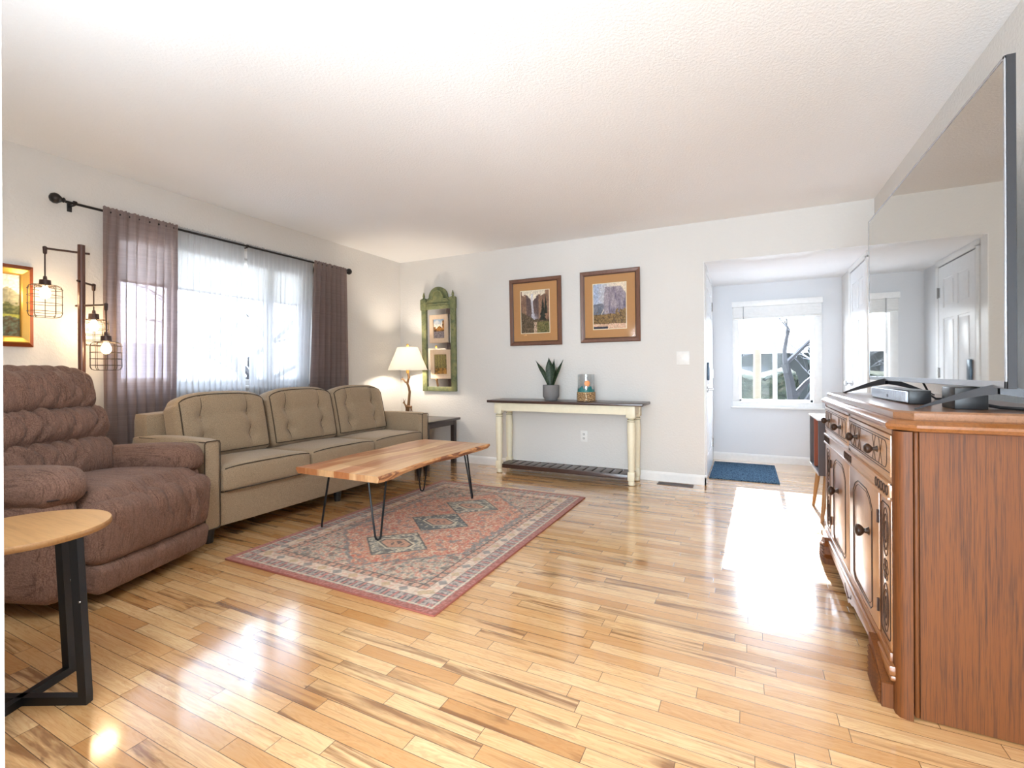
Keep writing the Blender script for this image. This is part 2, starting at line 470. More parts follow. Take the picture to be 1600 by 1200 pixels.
def box(bm, x0, x1, y0, y1, z0, z1, bev=0, xf=None, seg=2, mi=0):
    r = bmesh.ops.create_cube(bm, size=1)
    vs = r['verts']
    mt = Matrix.Translation(((x0+x1)/2, (y0+y1)/2, (z0+z1)/2)) @ Matrix.Diagonal((abs(x1-x0), abs(y1-y0), abs(z1-z0), 1))
    bmesh.ops.transform(bm, matrix=mt, verts=vs)
    if bev:
        es = list({e for v in vs for e in v.link_edges})
        rr = bmesh.ops.bevel(bm, geom=es, offset=bev, segments=seg, affect='EDGES', profile=.5, clamp_overlap=True)
        vs = list({v for f in rr['faces'] for v in f.verts} | {v for v in vs if v.is_valid})
    if xf is not None:
        bmesh.ops.transform(bm, matrix=xf, verts=vs)
    if mi:
        for f in {f for v in vs for f in v.link_faces}:
            f.material_index = mi
    return vs


def tube(bm, pts, r, seg=8, closed=False, cap=True, rad=None):
    pts = [Vector(p) for p in pts]
    n = len(pts); rings = []
    prev = None
    for i, p in enumerate(pts):
        if closed:
            t = (pts[(i+1) % n]-pts[i-1]).normalized()
        else:
            t = (pts[min(i+1, n-1)]-pts[max(i-1, 0)]).normalized()
        if prev is None:
            a = Vector((0, 0, 1)) if abs(t.z) < .9 else Vector((1, 0, 0))
            u = t.cross(a).normalized()
        else:
            u = (prev - t*prev.dot(t)).normalized()
        prev = u
        v = t.cross(u)
        rr = rad[i] if rad else r
        rings.append([bm.verts.new(p+(u*math.cos(2*math.pi*j/seg)+v*math.sin(2*math.pi*j/seg))*rr) for j in range(seg)])
    m = n if closed else n-1
    for i in range(m):
        a, b = rings[i], rings[(i+1) % n]
        for j in range(seg):
            bm.faces.new((a[j], a[(j+1) % seg], b[(j+1) % seg], b[j]))
    if cap and not closed:
        bm.faces.new(rings[0][::-1]); bm.faces.new(rings[-1])
    return [v for r_ in rings for v in r_]


def lathe(bm, prof, c=(0, 0, 0), seg=24, axis='Z', cap=True):
    rings = []
    for r, z in prof:
        ring = []
        for j in range(seg):
            a = 2*math.pi*j/seg
            p = (r*math.cos(a), r*math.sin(a), z)
            if axis == 'X':
                p = (z, r*math.cos(a), r*math.sin(a))
            if axis == 'Y':
                p = (r*math.cos(a), z, r*math.sin(a))
            ring.append(bm.verts.new(Vector(p)+Vector(c)))
        rings.append(ring)
    for a, b in zip(rings, rings[1:]):
        for j in range(seg):
            bm.faces.new((a[j], a[(j+1) % seg], b[(j+1) % seg], b[j]))
    if cap:
        bm.faces.new(rings[0][::-1]); bm.faces.new(rings[-1])
    return [v for r_ in rings for v in r_]


def soft_point(size, r, puff, u, fn=None):
    hx = Vector(size)/2
    P = Vector([u[i]*hx[i] for i in range(3)])
    inner = Vector([max(-(hx[i]-r), min(hx[i]-r, P[i])) for i in range(3)])
    d = P-inner
    if d.length > 1e-9:
        P = inner+d.normalized()*r
    for i in range(3):
        j, l = (i+1) % 3, (i+2) % 3
        P[i] += puff[i]*(1-u[j]**2)*(1-u[l]**2)*(1 if u[i] > 0 else -1)*abs(u[i])**3
    return fn(u, P) if fn else P


def soft_box(bm, size, r, puff=(0, 0, 0), n=14, xf=None, fn=None):
    """rounded, puffed block; fn(u, P) may move a point, u in [-1,1]^3"""
    vs = {}
    def vert(u):
        kk = tuple(round(t, 5) for t in u)
        if kk not in vs:
            P = soft_point(size, r, puff, u, fn)
            vs[kk] = bm.verts.new(xf @ P if xf is not None else P)
        return vs[kk]
    T = [math.sin((-1+2*i/n)*math.pi/2)*.5+(-1+2*i/n)*.5 for i in range(n+1)]      # denser near the edges
    T[0] = -1; T[-1] = 1
    for ax in range(3):
        for sgn in (-1, 1):
            for i in range(n):
                for j in range(n):
                    q = []
                    for (a, b) in ((i, j), (i+1, j), (i+1, j+1), (i, j+1)):
                        u = [0, 0, 0]; u[ax] = sgn; u[(ax+1) % 3] = T[a]; u[(ax+2) % 3] = T[b]
                        q.append(vert(u))
                    if sgn < 0:
                        q.reverse()
                    try:
                        bm.faces.new(q)
                    except ValueError:
                        pass
    return list(vs.values())


def prism(bm, outline, axis, a, b, mi=0):
    """extrude a 2D outline between a and b along axis"""
    def P(p, t):
        return {'X': (t, p[0], p[1]), 'Y': (p[0], t, p[1]), 'Z': (p[0], p[1], t)}[axis]
    A = [bm.verts.new(P(p, a)) for p in outline]; B = [bm.verts.new(P(p, b)) for p in outline]
    n = len(outline)
    fs = [bm.faces.new(A), bm.faces.new(B[::-1])]
    for i in range(n):
        fs.append(bm.faces.new((A[i], B[i], B[(i+1) % n], A[(i+1) % n])))
    for f in fs:
        f.material_index = mi
    return A+B


def frame_profile(bm, w, h, prof, mi=0):
    """mitred frame in the XZ plane centred on the origin, front towards -Y. prof: (inset from outer edge, y)"""
    rings = []
    for ins, y in prof:
        rings.append([bm.verts.new((sx*(w/2-ins), y, sz*(h/2-ins))) for sx, sz in ((-1, -1), (1, -1), (1, 1), (-1, 1))])
    m = len(rings)
    for i in range(m):
        a, b = rings[i], rings[(i+1) % m]
        for j in range(4):
            f = bm.faces.new((a[j], a[(j+1) % 4], b[(j+1) % 4], b[j])); f.material_index = mi


def vnoise(x, y, sc, seed=0):
    rs = np.random.RandomState(seed)
    G = rs.rand(64, 64)
    u, v = x*sc, y*sc
    i, j = np.floor(u).astype(int), np.floor(v).astype(int)
    fu, fv = u-i, v-j
    fu = fu*fu*(3-2*fu); fv = fv*fv*(3-2*fv)
    g = lambda a, b: G[a % 64, b % 64]
    return (g(i, j)*(1-fu)+g(i+1, j)*fu)*(1-fv)+(g(i, j+1)*(1-fu)+g(i+1, j+1)*fu)*fv


def fbm(x, y, sc, seed=0, o=3):
    t = 0; a = 1; s = 0
    for q in range(o):
        t = t+a*vnoise(x, y, sc*2**q, seed+q*7); s += a; a *= .5
    return t/s


def painted(name, w, h, nx, ny, fn, m, parent, to_world):
    """a flat grid w x h whose point colours are computed; to_world(x, y) -> position"""
    xs = np.linspace(0, 1, nx+1); ys = np.linspace(0, 1, ny+1)
    U, V = np.meshgrid(xs, ys)
    rgb = fn(U.ravel(), V.ravel())
    pts = [to_world(u*w, v*h) for u, v in zip(U.ravel(), V.ravel())]
    faces = [(j*(nx+1)+i, j*(nx+1)+i+1, (j+1)*(nx+1)+i+1, (j+1)*(nx+1)+i) for j in range(ny) for i in range(nx)]
    me = bpy.data.meshes.new(name); me.from_pydata([tuple(p) for p in pts], [], faces)
    ca = me.color_attributes.new('Col', 'FLOAT_COLOR', 'POINT')
    ca.data.foreach_set('color', np.concatenate([rgb, np.ones((len(rgb), 1))], 1).astype('f').ravel())
    me.materials.append(m)
    o = bpy.data.objects.new(name, me); COL.objects.link(o)
    if parent is not None:
        me.transform(MW[parent].inverted()); o.parent = parent; MW[o] = MW[parent].copy()
    return o


def L3(*c):
    return np.array(lin(*c))


def blend(a, b, f):
    f = np.clip(f, 0, 1)[:, None]
    return a*(1-f)+b*f


# ================================================================== SETTING
XL, XR, YF, YN = -3.909, .93, 4.713, .27
CH = 2.44; EZ = 2.07; YE = 6.17; XE = -.36
bm = newbm(); box(bm, XL-.12, XR+.12, -6.1, YE+.15, -.12, 0)
struct('floor', bm, M['floor'])
bm = newbm(); box(bm, XL-.12, XR+.12, -6.1, YF+.12, CH, CH+.12)
struct('ceiling', bm, M['ceiling'])
bm = newbm(); box(bm, XE-.12, XR+.12, YF+.12, YE+.15, EZ, EZ+.12)
o = struct('ceiling', bm, M['ceiling']); o.name = 'ceiling_entry'
# left wall with the picture window
WY0, WY1, WZ0, WZ1 = 1.72, 3.34, .95, 2.06
bm = newbm()
box(bm, XL-.12, XL, -6.1, WY0, 0, CH); box(bm, XL-.12, XL, WY1, YF+.12, 0, CH)
box(bm, XL-.12, XL, WY0, WY1, 0, WZ0); box(bm, XL-.12, XL, WY0, WY1, WZ1, CH)
struct('wall_left', bm, M['wall'])
# far wall with the opening to the entry
bm = newbm()
box(bm, XL, -.35, YF, YF+.12, 0, CH); box(bm, -.35, XR, YF, YF+.12, EZ, CH)
struct('wall_back', bm, M['wall'])
bm = newbm(); box(bm, XR, XR+.12, -6.1, YE+.15, 0, CH)
struct('wall_right', bm, M['wall'])
bm = newbm(); box(bm, XL, -.915, YN-.12, YN, 0, CH)
struct('wall_front', bm, M['wall'])
bm = newbm(); box(bm, XL-.12, XR+.12, -6.1, -5.98, 0, CH)
o = struct('wall_rear', bm, M['wall'])
bm = newbm(); box(bm, XE-.12, XE, YF+.12, YE+.15, 0, EZ)
o = struct('wall_entry_left', bm, M['wall_cool'])
EX0, EX1, EZ0, EZ1 = -.075, .665, .70, 1.80
bm = newbm()
box(bm, XE, EX0, YE, YE+.12, 0, EZ); box(bm, EX1, XR, YE, YE+.12, 0, EZ)
box(bm, EX0, EX1, YE, YE+.12, 0, EZ0); box(bm, EX0, EX1, YE, YE+.12, EZ1, EZ)
struct('wall_entry_back', bm, M['wall_cool'])
# baseboards
def bb_prof(bm, p0, p1, nrm):
    p0, p1, nrm = Vector(p0), Vector(p1), Vector(nrm)
    pr = [(0, 0), (.014, 0), (.014, .07), (.009, .084), (.004, .09), (0, .09)]
    A = [bm.verts.new(p0+nrm*a+Vector((0, 0, b))) for a, b in pr]; B = [bm.verts.new(p1+nrm*a+Vector((0, 0, b))) for a, b in pr]
    n = len(pr)
    bm.faces.new(A); bm.faces.new(B[::-1])
    for i in range(n):
        bm.faces.new((A[i], B[i], B[(i+1) % n], A[(i+1) % n]))
bm = newbm(); bb_prof(bm, (XL+.014, YF, 0), (-.335, YF, 0), (0, -1, 0)); bb_prof(bm, (-.35, YF-.014, 0), (-.35, YF+.12, 0), (1, 0, 0))
struct('baseboard_back', bm, M['white'])
bm = newbm(); bb_prof(bm, (XL, YN, 0), (XL, YF, 0), (1, 0, 0)); struct('baseboard_left', bm, M['white'])
bm = newbm(); bb_prof(bm, (XR, YN, 0), (XR, 4.93, 0), (-1, 0, 0)); struct('baseboard_right', bm, M['white'])
bm = newbm(); bb_prof(bm, (XE, YE, 0), (XR, YE, 0), (0, -1, 0)); struct('baseboard_entry', bm, M['white'])
# white metal corner bead on the opening edge
bm = newbm(); box(bm, -.3505, -.346, YF-.001, YF+.121, .09, EZ-.004, 0); box(bm, -.35, XR, YF+.002, YF+.118, EZ-.004, EZ-.0005)
struct('trim_1', bm, M['white'])

# ---- entry window
wn = bpy.data.objects.new('window_1', None); COL.objects.link(wn); wn.location = (.295, YE, EZ0); wn['kind'] = 'structure'; MW[wn] = Matrix.Translation(wn.location)
bm = newbm()
for a in ((-.147, EX0, .70, 1.84), (EX1, .745, .70, 1.84)):
    box(bm, a[0], a[1], YE-.016, YE, a[2], a[3], .003)
box(bm, -.147, .745, YE-.016, YE, EZ1, 1.86, .003)
box(bm, -.147, .745, YE-.016, YE, .645, .70, .003)
obj('window_casing', bm, M['white'], wn)
bm = newbm(); box(bm, -.165, .762, YE-.05, YE+.01, .622, .645, .006)
obj('window_sill', bm, M['white'], wn)
bm = newbm()
yb = YE+.05
box(bm, EX0, EX1, yb, yb+.05, EZ0, EZ0+.022); box(bm, EX0, EX1, yb, yb+.05, EZ1-.03, EZ1)
box(bm, EX0, EX0+.022, yb, yb+.05, EZ0, EZ1); box(bm, EX1-.022, EX1, yb, yb+.05, EZ0, EZ1)
box(bm, .274, .318, yb-.008, yb+.05, EZ0, EZ1, .003)
obj('window_sash', bm, M['white_plastic'], wn)
for x0, x1 in ((EX0+.022, .274), (.318, EX1-.022)):
    bm = newbm(); box(bm, x0, x1, yb+.02, yb+.024, EZ0+.022, EZ1-.03)
    obj('pane', bm, M['pane'], wn)
# raised faux wood blind in the entry
bl = thing('window_blind', 'white slatted blind pulled up above the entry window', 'blind', (.3, YE-.05, 1.66))
bm = newbm(); box(bm, -.15, .747, YE-.085, YE-.018, 1.795, 1.86, .004); obj('head_rail', bm, M['white'], bl)
for i in range(11):
    bm = newbm(); box(bm, -.135, .735, YE-.078, YE-.022, 1.675+i*.0108, 1.6848+i*.0108, .0012, seg=1); obj('slat', bm, M['white'], bl)
bm = newbm(); box(bm, -.135, .735, YE-.078, YE-.022, 1.655, 1.673, .004); obj('bottom_rail', bm, M['white'], bl)
bm = newbm(); tube(bm, [(-.03, YE-.092, 1.80), (-.03, YE-.092, 1.50), (-.028, YE-.09, 1.23)], .004, 6); obj('tilt_wand', bm, M['chrome'], bl)

# ---- picture window on the left wall
wn = bpy.data.objects.new('window_2', None); COL.objects.link(wn); wn.location = (XL, 2.53, WZ0); wn['kind'] = 'structure'; MW[wn] = Matrix.Translation(wn.location)
bm = newbm()
for a in ((WY0-.06, WY0), (WY1, WY1+.06)):
    box(bm, XL, XL+.016, a[0], a[1], WZ0-.02, WZ1+.06, .003)
box(bm, XL, XL+.016, WY0-.06, WY1+.06, WZ1, WZ1+.06, .003)
obj('window_casing', bm, M['white'], wn)
bm = newbm(); box(bm, XL-.1, XL+.03, WY0-.07, WY1+.07, WZ0-.025, WZ0, .005); obj('window_sill', bm, M['white'], wn)
bm = newbm()
box(bm, XL-.1, XL-.05, WY0, WY1, WZ0, WZ0+.05); box(bm, XL-.1, XL-.05, WY0, WY1, WZ1-.04, WZ1)
box(bm, XL-.1, XL-.05, WY0, WY0+.04, WZ0, WZ1); box(bm, XL-.1, XL-.05, WY1-.09, WY1, WZ0, WZ1)
box(bm, XL-.1, XL-.045, 2.89, 2.965, WZ0, WZ1); box(bm, XL-.1, XL-.045, 2.08, 2.13, WZ0, WZ1)
obj('window_sash', bm, M['white_plastic'], wn)
for a, b in ((WY0+.04, 2.08), (2.13, 2.89), (2.965, WY1-.09)):
    bm = newbm(); box(bm, XL-.078, XL-.074, a, b, WZ0+.05, WZ1-.04); obj('pane', bm, M['pane'], wn)
for a, b, z in ((WY0+.01, 2.925, 1.72), (2.935, WY1-.06, 1.725)):
    rb = thing('roller_blind', ('cream roller blind half down over the near two thirds of the picture window' if z == 1.72 else 'narrow cream roller blind beside the right end of the picture window'), 'blind', (XL-.03, (a+b)/2, z))
    bm = newbm(); box(bm, XL-.034, XL-.031, a, b, z, 2.02); obj('blind_cloth', bm, M['blind'], rb)
    bm = newbm(); box(bm, XL-.039, XL-.026, a, b, z-.012, z+.006, .003); obj('hem_bar', bm, M['white'], rb)
    bm = newbm(); tube(bm, [(XL-.03, a, 2.03), (XL-.03, b, 2.03)], .02, 12); obj('roller', bm, M['white'], rb)

# ---- doors of the entry
def panel_door(name, x, nx, y0, y1, z1, hinge_far=True):
    """six-panel door leaf on the plane X=x facing nx"""
    d = bpy.data.objects.new(name, None); COL.objects.link(d); d.location = (x, (y0+y1)/2, 0); d['kind'] = 'structure'; MW[d] = Matrix.Translation(d.location)
    def bx(bm, a, b, c, e, f, g, bev=0):
        box(bm, min(x+nx*a, x+nx*b), max(x+nx*a, x+nx*b), c, e, f, g, bev)
    bm = newbm()
    bx(bm, 0, .018, y0-.075, y0-.012, 0, z1+.03, .003); bx(bm, 0, .018, y1+.012, y1+.075, 0, z1+.03, .003); bx(bm, 0, .018, y0-.075, y1+.075, z1+.012, min(z1+.075, EZ-.002), .003)
    obj('door_casing', bm, M['white'], d)
    bm = newbm(); bx(bm, 0, .003, y0-.012, y1+.012, 0.002, z1+.012); obj('door_gap', bm, M['slot'], d)
    bm = newbm(); wd = y1-y0
    bx(bm, .003, .008, y0, y1, .01, z1)
    st = .11*wd/.8
    cols = [(y0+st, (y0+y1)/2-st*.4), ((y0+y1)/2+st*.4, y1-st)]
    rows = [(.22, .80), (.92, 1.52), (1.62, z1-.12)]
    # stiles and rails stand proud of the panels
    ed = [y0, cols[0][0], cols[0][1], cols[1][0], cols[1][1], y1]
    for i in (0, 2, 4):
        bx(bm, .008, .014, ed[i], ed[i+1], .01, z1)
    zz = [.01, .22, .80, .92, 1.52, 1.62, z1-.12, z1]
    for i in (0, 2, 4, 6):
        for c0, c1 in cols:
            bx(bm, .008, .014, c0, c1, zz[i], zz[i+1])
    for c0, c1 in cols:
        for r0, r1 in rows:
            bx(bm, .007, .0135, c0+.022, c1-.022, r0+.022, r1-.022, .005)
    obj('door_leaf', bm, M['white_door'], d)
    return d


d1 = panel_door('door_1', XE, 1, 4.93, 5.71, 2.0)
for z in (1.77, 1.03, .26):
    bm = newbm(); tube(bm, [(XE+.02, 5.715, z-.05), (XE+.02, 5.715, z+.05)], .007, 8); box(bm, XE+.014, XE+.018, 5.68, 5.75, z-.045, z+.045); obj('hinge', bm, M['chrome'], d1)
bm = newbm(); box(bm, XE+.014, XE+.036, 4.975, 5.04, .965, 1.14, .008); obj('keypad_lock', bm, plain('slate_blue_lock', (74, 92, 108), .3, metallic=.4), d1)
bm = newbm(); lathe(bm, [(.03, 0), (.03, .008), (.012, .012), (.012, .05)], (XE+.014, 5.01, .875), 16, 'X'); tube(bm, [(XE+.06, 5.01, .875), (XE+.062, 5.06, .877), (XE+.058, 5.12, .873)], .009, 8)
obj('door_handle', bm, M['chrome'], d1)
d2 = panel_door('door_2', XR, -1, 4.98, 5.62, 2.0)
bm = newbm(); lathe(bm, [(.026, 0), (.026, -.008), (.01, -.012), (.01, -.035), (.026, -.045), (.026, -.058), (.012, -.065)], (XR-.014, 5.56, .93), 16, 'X')
obj('door_knob', bm, M['chrome'], d2)

# ---- wall plates and floor vent
o = thing('light_switch', 'white double light switch plate on the wall beside the entry opening', 'light switch', (-.534, YF, 1.18))
bm = newbm(); box(bm, -.594, -.475, YF-.006, YF, 1.118, 1.243, .003); obj('switch_plate', bm, M['white_plastic'], o)
for x in (-.562, -.508):
    bm = newbm(); box(bm, x-.006, x+.006, YF-.012, YF-.005, 1.168, 1.193, .002); obj('toggle', bm, M['white_plastic'], o)
o = thing('power_outlet', 'white wall outlet under the cream console table', 'outlet', (-1.51, YF, .39))
bm = newbm(); box(bm, -1.546, -1.474, YF-.006, YF, .332, .445, .003); obj('outlet_plate', bm, M['white_plastic'], o)
for z in (.368, .41):
    bm = newbm(); box(bm, -1.52, -1.515, YF-.0075, YF-.005, z-.006, z+.008); box(bm, -1.505, -1.50, YF-.0075, YF-.005, z-.006, z+.008); box(bm, -1.513, -1.507, YF-.0075, YF-.005, z-.014, z-.009)
    obj('socket', bm, M['slot'], o)
o = thing('floor_vent', 'brown metal register set in the floor by the baseboard', 'vent', (-.6, 4.61, 0))
bm = newbm(); box(bm, -.755, -.44, 4.555, 4.575, 0, .004); box(bm, -.755, -.44, 4.645, 4.665, 0, .004); box(bm, -.755, -.735, 4.575, 4.645, 0, .004); box(bm, -.46, -.44, 4.575, 4.645, 0, .004)
obj('vent_frame', bm, M['brown_metal'], o)
bm = newbm()
for i in range(19):
    x = -.73+i*.0145
    box(bm, x, x+.0055, 4.575, 4.645, 0, .0035)
obj('louvre', bm, M['brown_metal'], o)
bm = newbm(); box(bm, -.735, -.46, 4.575, 4.645, .0002, .0012); obj('vent_cavity', bm, M['dark_plastic'], o)

# ================================================================== RUG
def rug_fn(U, V):
    W_, L_ = 1.44, 2.13
    x, y = U*W_, V*L_
    d = np.minimum(np.minimum(x, W_-x), np.minimum(y, L_-y))
    along = np.where((np.minimum(x, W_-x) < np.minimum(y, L_-y)), y, x)
    n1 = vnoise(x, y, 150, 1); n2 = vnoise(x, y, 70, 2); n3 = vnoise(x, y, 38, 3); big = fbm(x, y, 4, 5)
    coral, rose, cream, tan, slate, char = L3(194, 118, 92), L3(152, 84, 70), L3(218, 202, 172), L3(196, 166, 124), L3(116, 118, 116), L3(74, 70, 68)
    peach = L3(206, 148, 116)
    # centre field
    cx, cy = x-W_/2, y-L_/2
    fld = np.tile(coral, (len(x), 1))
    fld = blend(fld, peach[None], (n2 > .52)*.75)
    fld = blend(fld, cream[None], (n1 > .62)*.75)
    fld = blend(fld, slate[None], ((n3 > .70) & (n1 > .35))*.75)
    fld = blend(fld, L3(190, 72, 56)[None], ((n3 < .20))*.5)
    # spandrels: greyer beige corners outside a long stepped hexagon
    hexd = np.abs(cx)/.47+np.maximum(np.abs(cy)-.42, 0)/.42
    stp = hexd+(np.floor(np.abs(cy)*26) % 2)*.03
    spn = np.tile(L3(186, 160, 138), (len(x), 1))
    spn = blend(spn, slate[None], (n2 > .60)*.65); spn = blend(spn, L3(196, 118, 100)[None], (n2 < .36)*.75); spn = blend(spn, cream[None], (n1 > .64)*.6)
    spn = blend(spn, char[None], ((n3 > .74))*.6)
    c = blend(fld, spn, (stp > 1)*1.0)
    c = blend(c, slate[None], ((np.abs(stp-1.0) < .035) & (n1 > .3))*.8)
    # three diamonds
    for q, (oy, dark) in enumerate(((-.46, 0), (0, 1), (.43, 0))):
        a, b = .24, .215
        dd = np.abs(cx)/a+np.abs(cy-oy)/b
        ins = dd < 1
        body = np.tile(slate*.62 if dark else cream*.86, (len(x), 1))
        body = blend(body, (cream if dark else slate)[None], (n2 > .58)*.75)
        body = blend(body, char[None], (n3 > .62)*.75); body = blend(body, slate[None], (n1 > .6)*.5)
        hx = np.maximum(np.abs(cx)/.115, np.abs(cx)/.17+np.abs(cy-oy)/.085)
        body = blend(body, cream[None], ((hx < 1.12) & (hx > .98))*.9)
        body = blend(body, char[None], ((hx < .98) & (hx > .84))*.85)
        body = blend(body, peach[None]*.95, (hx < .84)*.85)
        body = blend(body, char[None], ((hx < .5) & (n2 > .5))*.8)
        c = np.where(ins[:, None], body, c)
        c = blend(c, char[None], ((dd > .94) & (dd < 1.0))*.85)
        c = blend(c, peach[None], ((dd > 1.02) & (dd < 1.08))*.85)
    # border bands from the outer edge inwards
    def band(c, a, b, col, f=1.0):
        m = ((d >= a) & (d < b))
        return np.where(m[:, None], blend(c, col, np.full(len(x), f)), c)
    mot = np.sin(along*2*math.pi/.052); mot2 = np.sin(along*2*math.pi/.11)
    b4 = np.tile(L3(198, 160, 136), (len(x), 1)); b4 = blend(b4, char[None], ((mot > .1) & (n2 > .45))*.75); b4 = blend(b4, coral[None], ((mot < -.2) & (n1 > .5))*.8)
    c = band(c, .0, .225, b4)
    c = band(c, .215, .224, np.tile(char, (len(x), 1)), .75)
    b3 = np.tile(L3(212, 190, 168), (len(x), 1)); b3 = blend(b3, L3(202, 150, 130)[None], (n2 > .6)*.6)
    fl = np.abs(d-.145)/.03+np.abs((along % .11)-.055)/.03
    b3 = blend(b3, blend(slate[None], tan[None]*.9, (np.floor(along/.11) % 2)), ((fl < 1))*.75)
    c = band(c, .0, .18, b3)
    c = band(c, .108, .114, np.tile(char, (len(x), 1)), .75); c = band(c, .176, .181, np.tile(char, (len(x), 1)), .75)
    b2 = np.tile(L3(176, 158, 146), (len(x), 1)); b2 = blend(b2, char[None], ((np.abs(mot) < .55) & (n2 > .4))*.8); b2 = blend(b2, L3(190, 96, 84)[None], ((mot > .6))*.7); b2 = blend(b2, slate[None], (n1 > .66)*.7)
    c = band(c, 0, .108, b2)
    c = band(c, .04, .05, np.tile(cream*.9, (len(x), 1)), .8)
    b1 = np.tile(rose, (len(x), 1)); b1 = blend(b1, L3(186, 122, 110)[None], (n1 > .55)*.6)
    c = band(c, 0, .038, b1)
    c = c*(.66+.52*fbm(x, y, 75, 9)[:, None])*(.88+.24*vnoise(x*.4, y, 260, 15)[:, None])*(.92+.16*big[:, None])
    return np.clip(c, 0, 1)


RX0, RY0 = -2.65, 1.67
rug = thing('area_rug', 'faded coral and grey oriental rug with three diamonds under the coffee table', 'rug', (-1.93, 2.735, 0))
painted('rug_pile', 1.44, 2.13, 300, 440, rug_fn, M['rug'], rug, lambda x, y: (RX0+x, RY0+y, .0102+.0004*math.sin(x*4.1+y*3)))
bm = newbm(); box(bm, RX0-.002, RX0+1.442, RY0-.002, RY0+2.132, .0, .0094, .003)
obj('rug_edge', bm, plain('rose_rug_binding', (150, 86, 74), .9), rug)
o = tag(obj('doormat', (lambda b: (box(b, -.335, .275, 5.02, 5.96, 0, .012, .004), b)[1])(newbm()), M['doormat']), 'navy blue doormat on the floor of the entry', 'doormat')

# ================================================================== COFFEE TABLE
ct = thing('coffee_table', 'live edge acacia coffee table on black hairpin legs standing on the rug', 'table', (-2.29, 2.79, 0))
ny = 40
def ledge(t, side):
    if side < 0:
        return -.335+.018*math.sin(t*5.1+.6)+.010*math.sin(t*13)-.012*math.sin(math.pi*t)
    return .335+.020*math.sin(t*4.3+2.2)+.009*math.sin(t*11+1)
bm = newbm()
CX0, CY0, CLn, CZ0, CZ1 = -2.275, 2.105, 1.38, .413, .452
rings = []
for i in range(ny+1):
    t = i/ny; y = CY0+CLn*t+.0
    sk = .03*(1-2*t)*0
    a, b = CX0+ledge(t, -1), CX0+ledge(t, 1)
    wob = .012*math.sin(t*9+1)+.006*math.sin(t*23)
    rings.append([bm.verts.new(p) for p in ((a, y, CZ1), (b-.004, y, CZ1), (b+.004+wob*.3, y, CZ1-.014), (b-.012+wob, y, CZ0), (a+.014, y, CZ0), (a-.004, y, CZ1-.014))])
for r0, r1 in zip(rings, rings[1:]):
    for j in range(6):
        f = bm.faces.new((r0[j], r0[(j+1) % 6], r1[(j+1) % 6], r1[j]))
        f.material_index = 1 if j in (1, 2, 4, 5) else 0
bm.faces.new(rings[0][::-1]); bm.faces.new(rings[-1])
obj('tabletop', bm, None, ct, mats=[M['slab'], M['bark']], angle=50)
for (fx_, fy_, sx, sy) in ((-2.575, 2.285, -1, -1), (-2.055, 2.255, 1, -1), (-2.03, 3.335, 1, 1), (-2.555, 3.36, -1, 1)):
    bm = newbm()
    out = Vector((sx, sy, 0)).normalized(); pl = Vector((-out.y, out.x, 0))
    foot = Vector((fx_, fy_, .0174)); top = foot-out*.055; top.z = CZ0
    pts = [top+pl*.058, foot+pl*.017+Vector((0, 0, .022)), foot+pl*.011+Vector((0, 0, .006)), foot, foot-pl*.011+Vector((0, 0, .006)), foot-pl*.017+Vector((0, 0, .022)), top-pl*.058]
    tube(bm, pts, .0066, 8)
    obj('leg', bm, M['black_metal'], ct)
    bm = newbm(); cxm = Matrix.Translation((top.x, top.y, CZ0-.002)) @ Matrix.Rotation(math.atan2(pl.y, pl.x), 4, 'Z')
    box(bm, -.075, .075, -.018, .018, -.003, .0015, 0, cxm); obj('mounting_plate', bm, M['black_metal'], ct)

# ================================================================== SOFA
sf = thing('sofa', 'taupe three seat sofa with tufted back cushions under the picture window', 'sofa', (-3.35, 2.85, 0))
SX0, SX1, SY0, SY1 = -3.77, -2.94, 1.725, 3.975
AY0, AY1 = 1.83, 3.865
def rrect(y0, y1, z0, z1, r, n=5):
    pts = []
    for cy, cz, a0 in ((y1-r, z0+r, -90), (y1-r, z1-r, 0), (y0+r, z1-r, 90), (y0+r, z0+r, 180)):
        for i in range(n+1):
            a = R(a0+90*i/n); pts.append((cy+r*math.cos(a), cz+r*math.sin(a)))
    return pts
bm = newbm(); soft_box(bm, (SX1-SX0-.02, AY1-AY0+.02, .22), .02, (0, 0, 0), 6, Matrix.Translation(((SX0+SX1)/2-.005, (AY0+AY1)/2, .20)))
obj('seat_rail', bm, M['sofa'], sf)
bm = newbm(); soft_box(bm, (.17, SY1-SY0-.03, .70), .03, (.008, 0, 0), 8, Matrix.Translation((SX0+.085, (SY0+SY1)/2, .44)))
obj('back_frame', bm, M['sofa'], sf)
for y0, y1, nm in ((SY0, AY0, 0), (AY1, SY1, 1)):
    bm = newbm(); soft_box(bm, (SX1-SX0-.01, y1-y0, .555), .022, (0.004, .006, .006), 9, Matrix.Translation(((SX0+SX1)/2+.005, (y0+y1)/2, .0925+.555/2)),
                           fn=lambda u, P: Vector((P.x, P.y, P.z-(.02*max(0, -u[0]) if u[2] > 0 else 0))))
    a = obj('arm', bm, M['sofa'], sf)
    bm = newbm(); tube(bm, [(SX1+.002, y, z) for y, z in rrect(y0+.006, y1-.006, .10, .641, .02)], .0035, 6, closed=True)
    for yy in (y0+.008, y1-.008):
        tube(bm, [(SX1, yy, .637), (SX0+.1, yy, .626)], .0035, 6)
    obj('welt', bm, M['sofa_welt'], a)
SWD = (AY1-AY0)/3
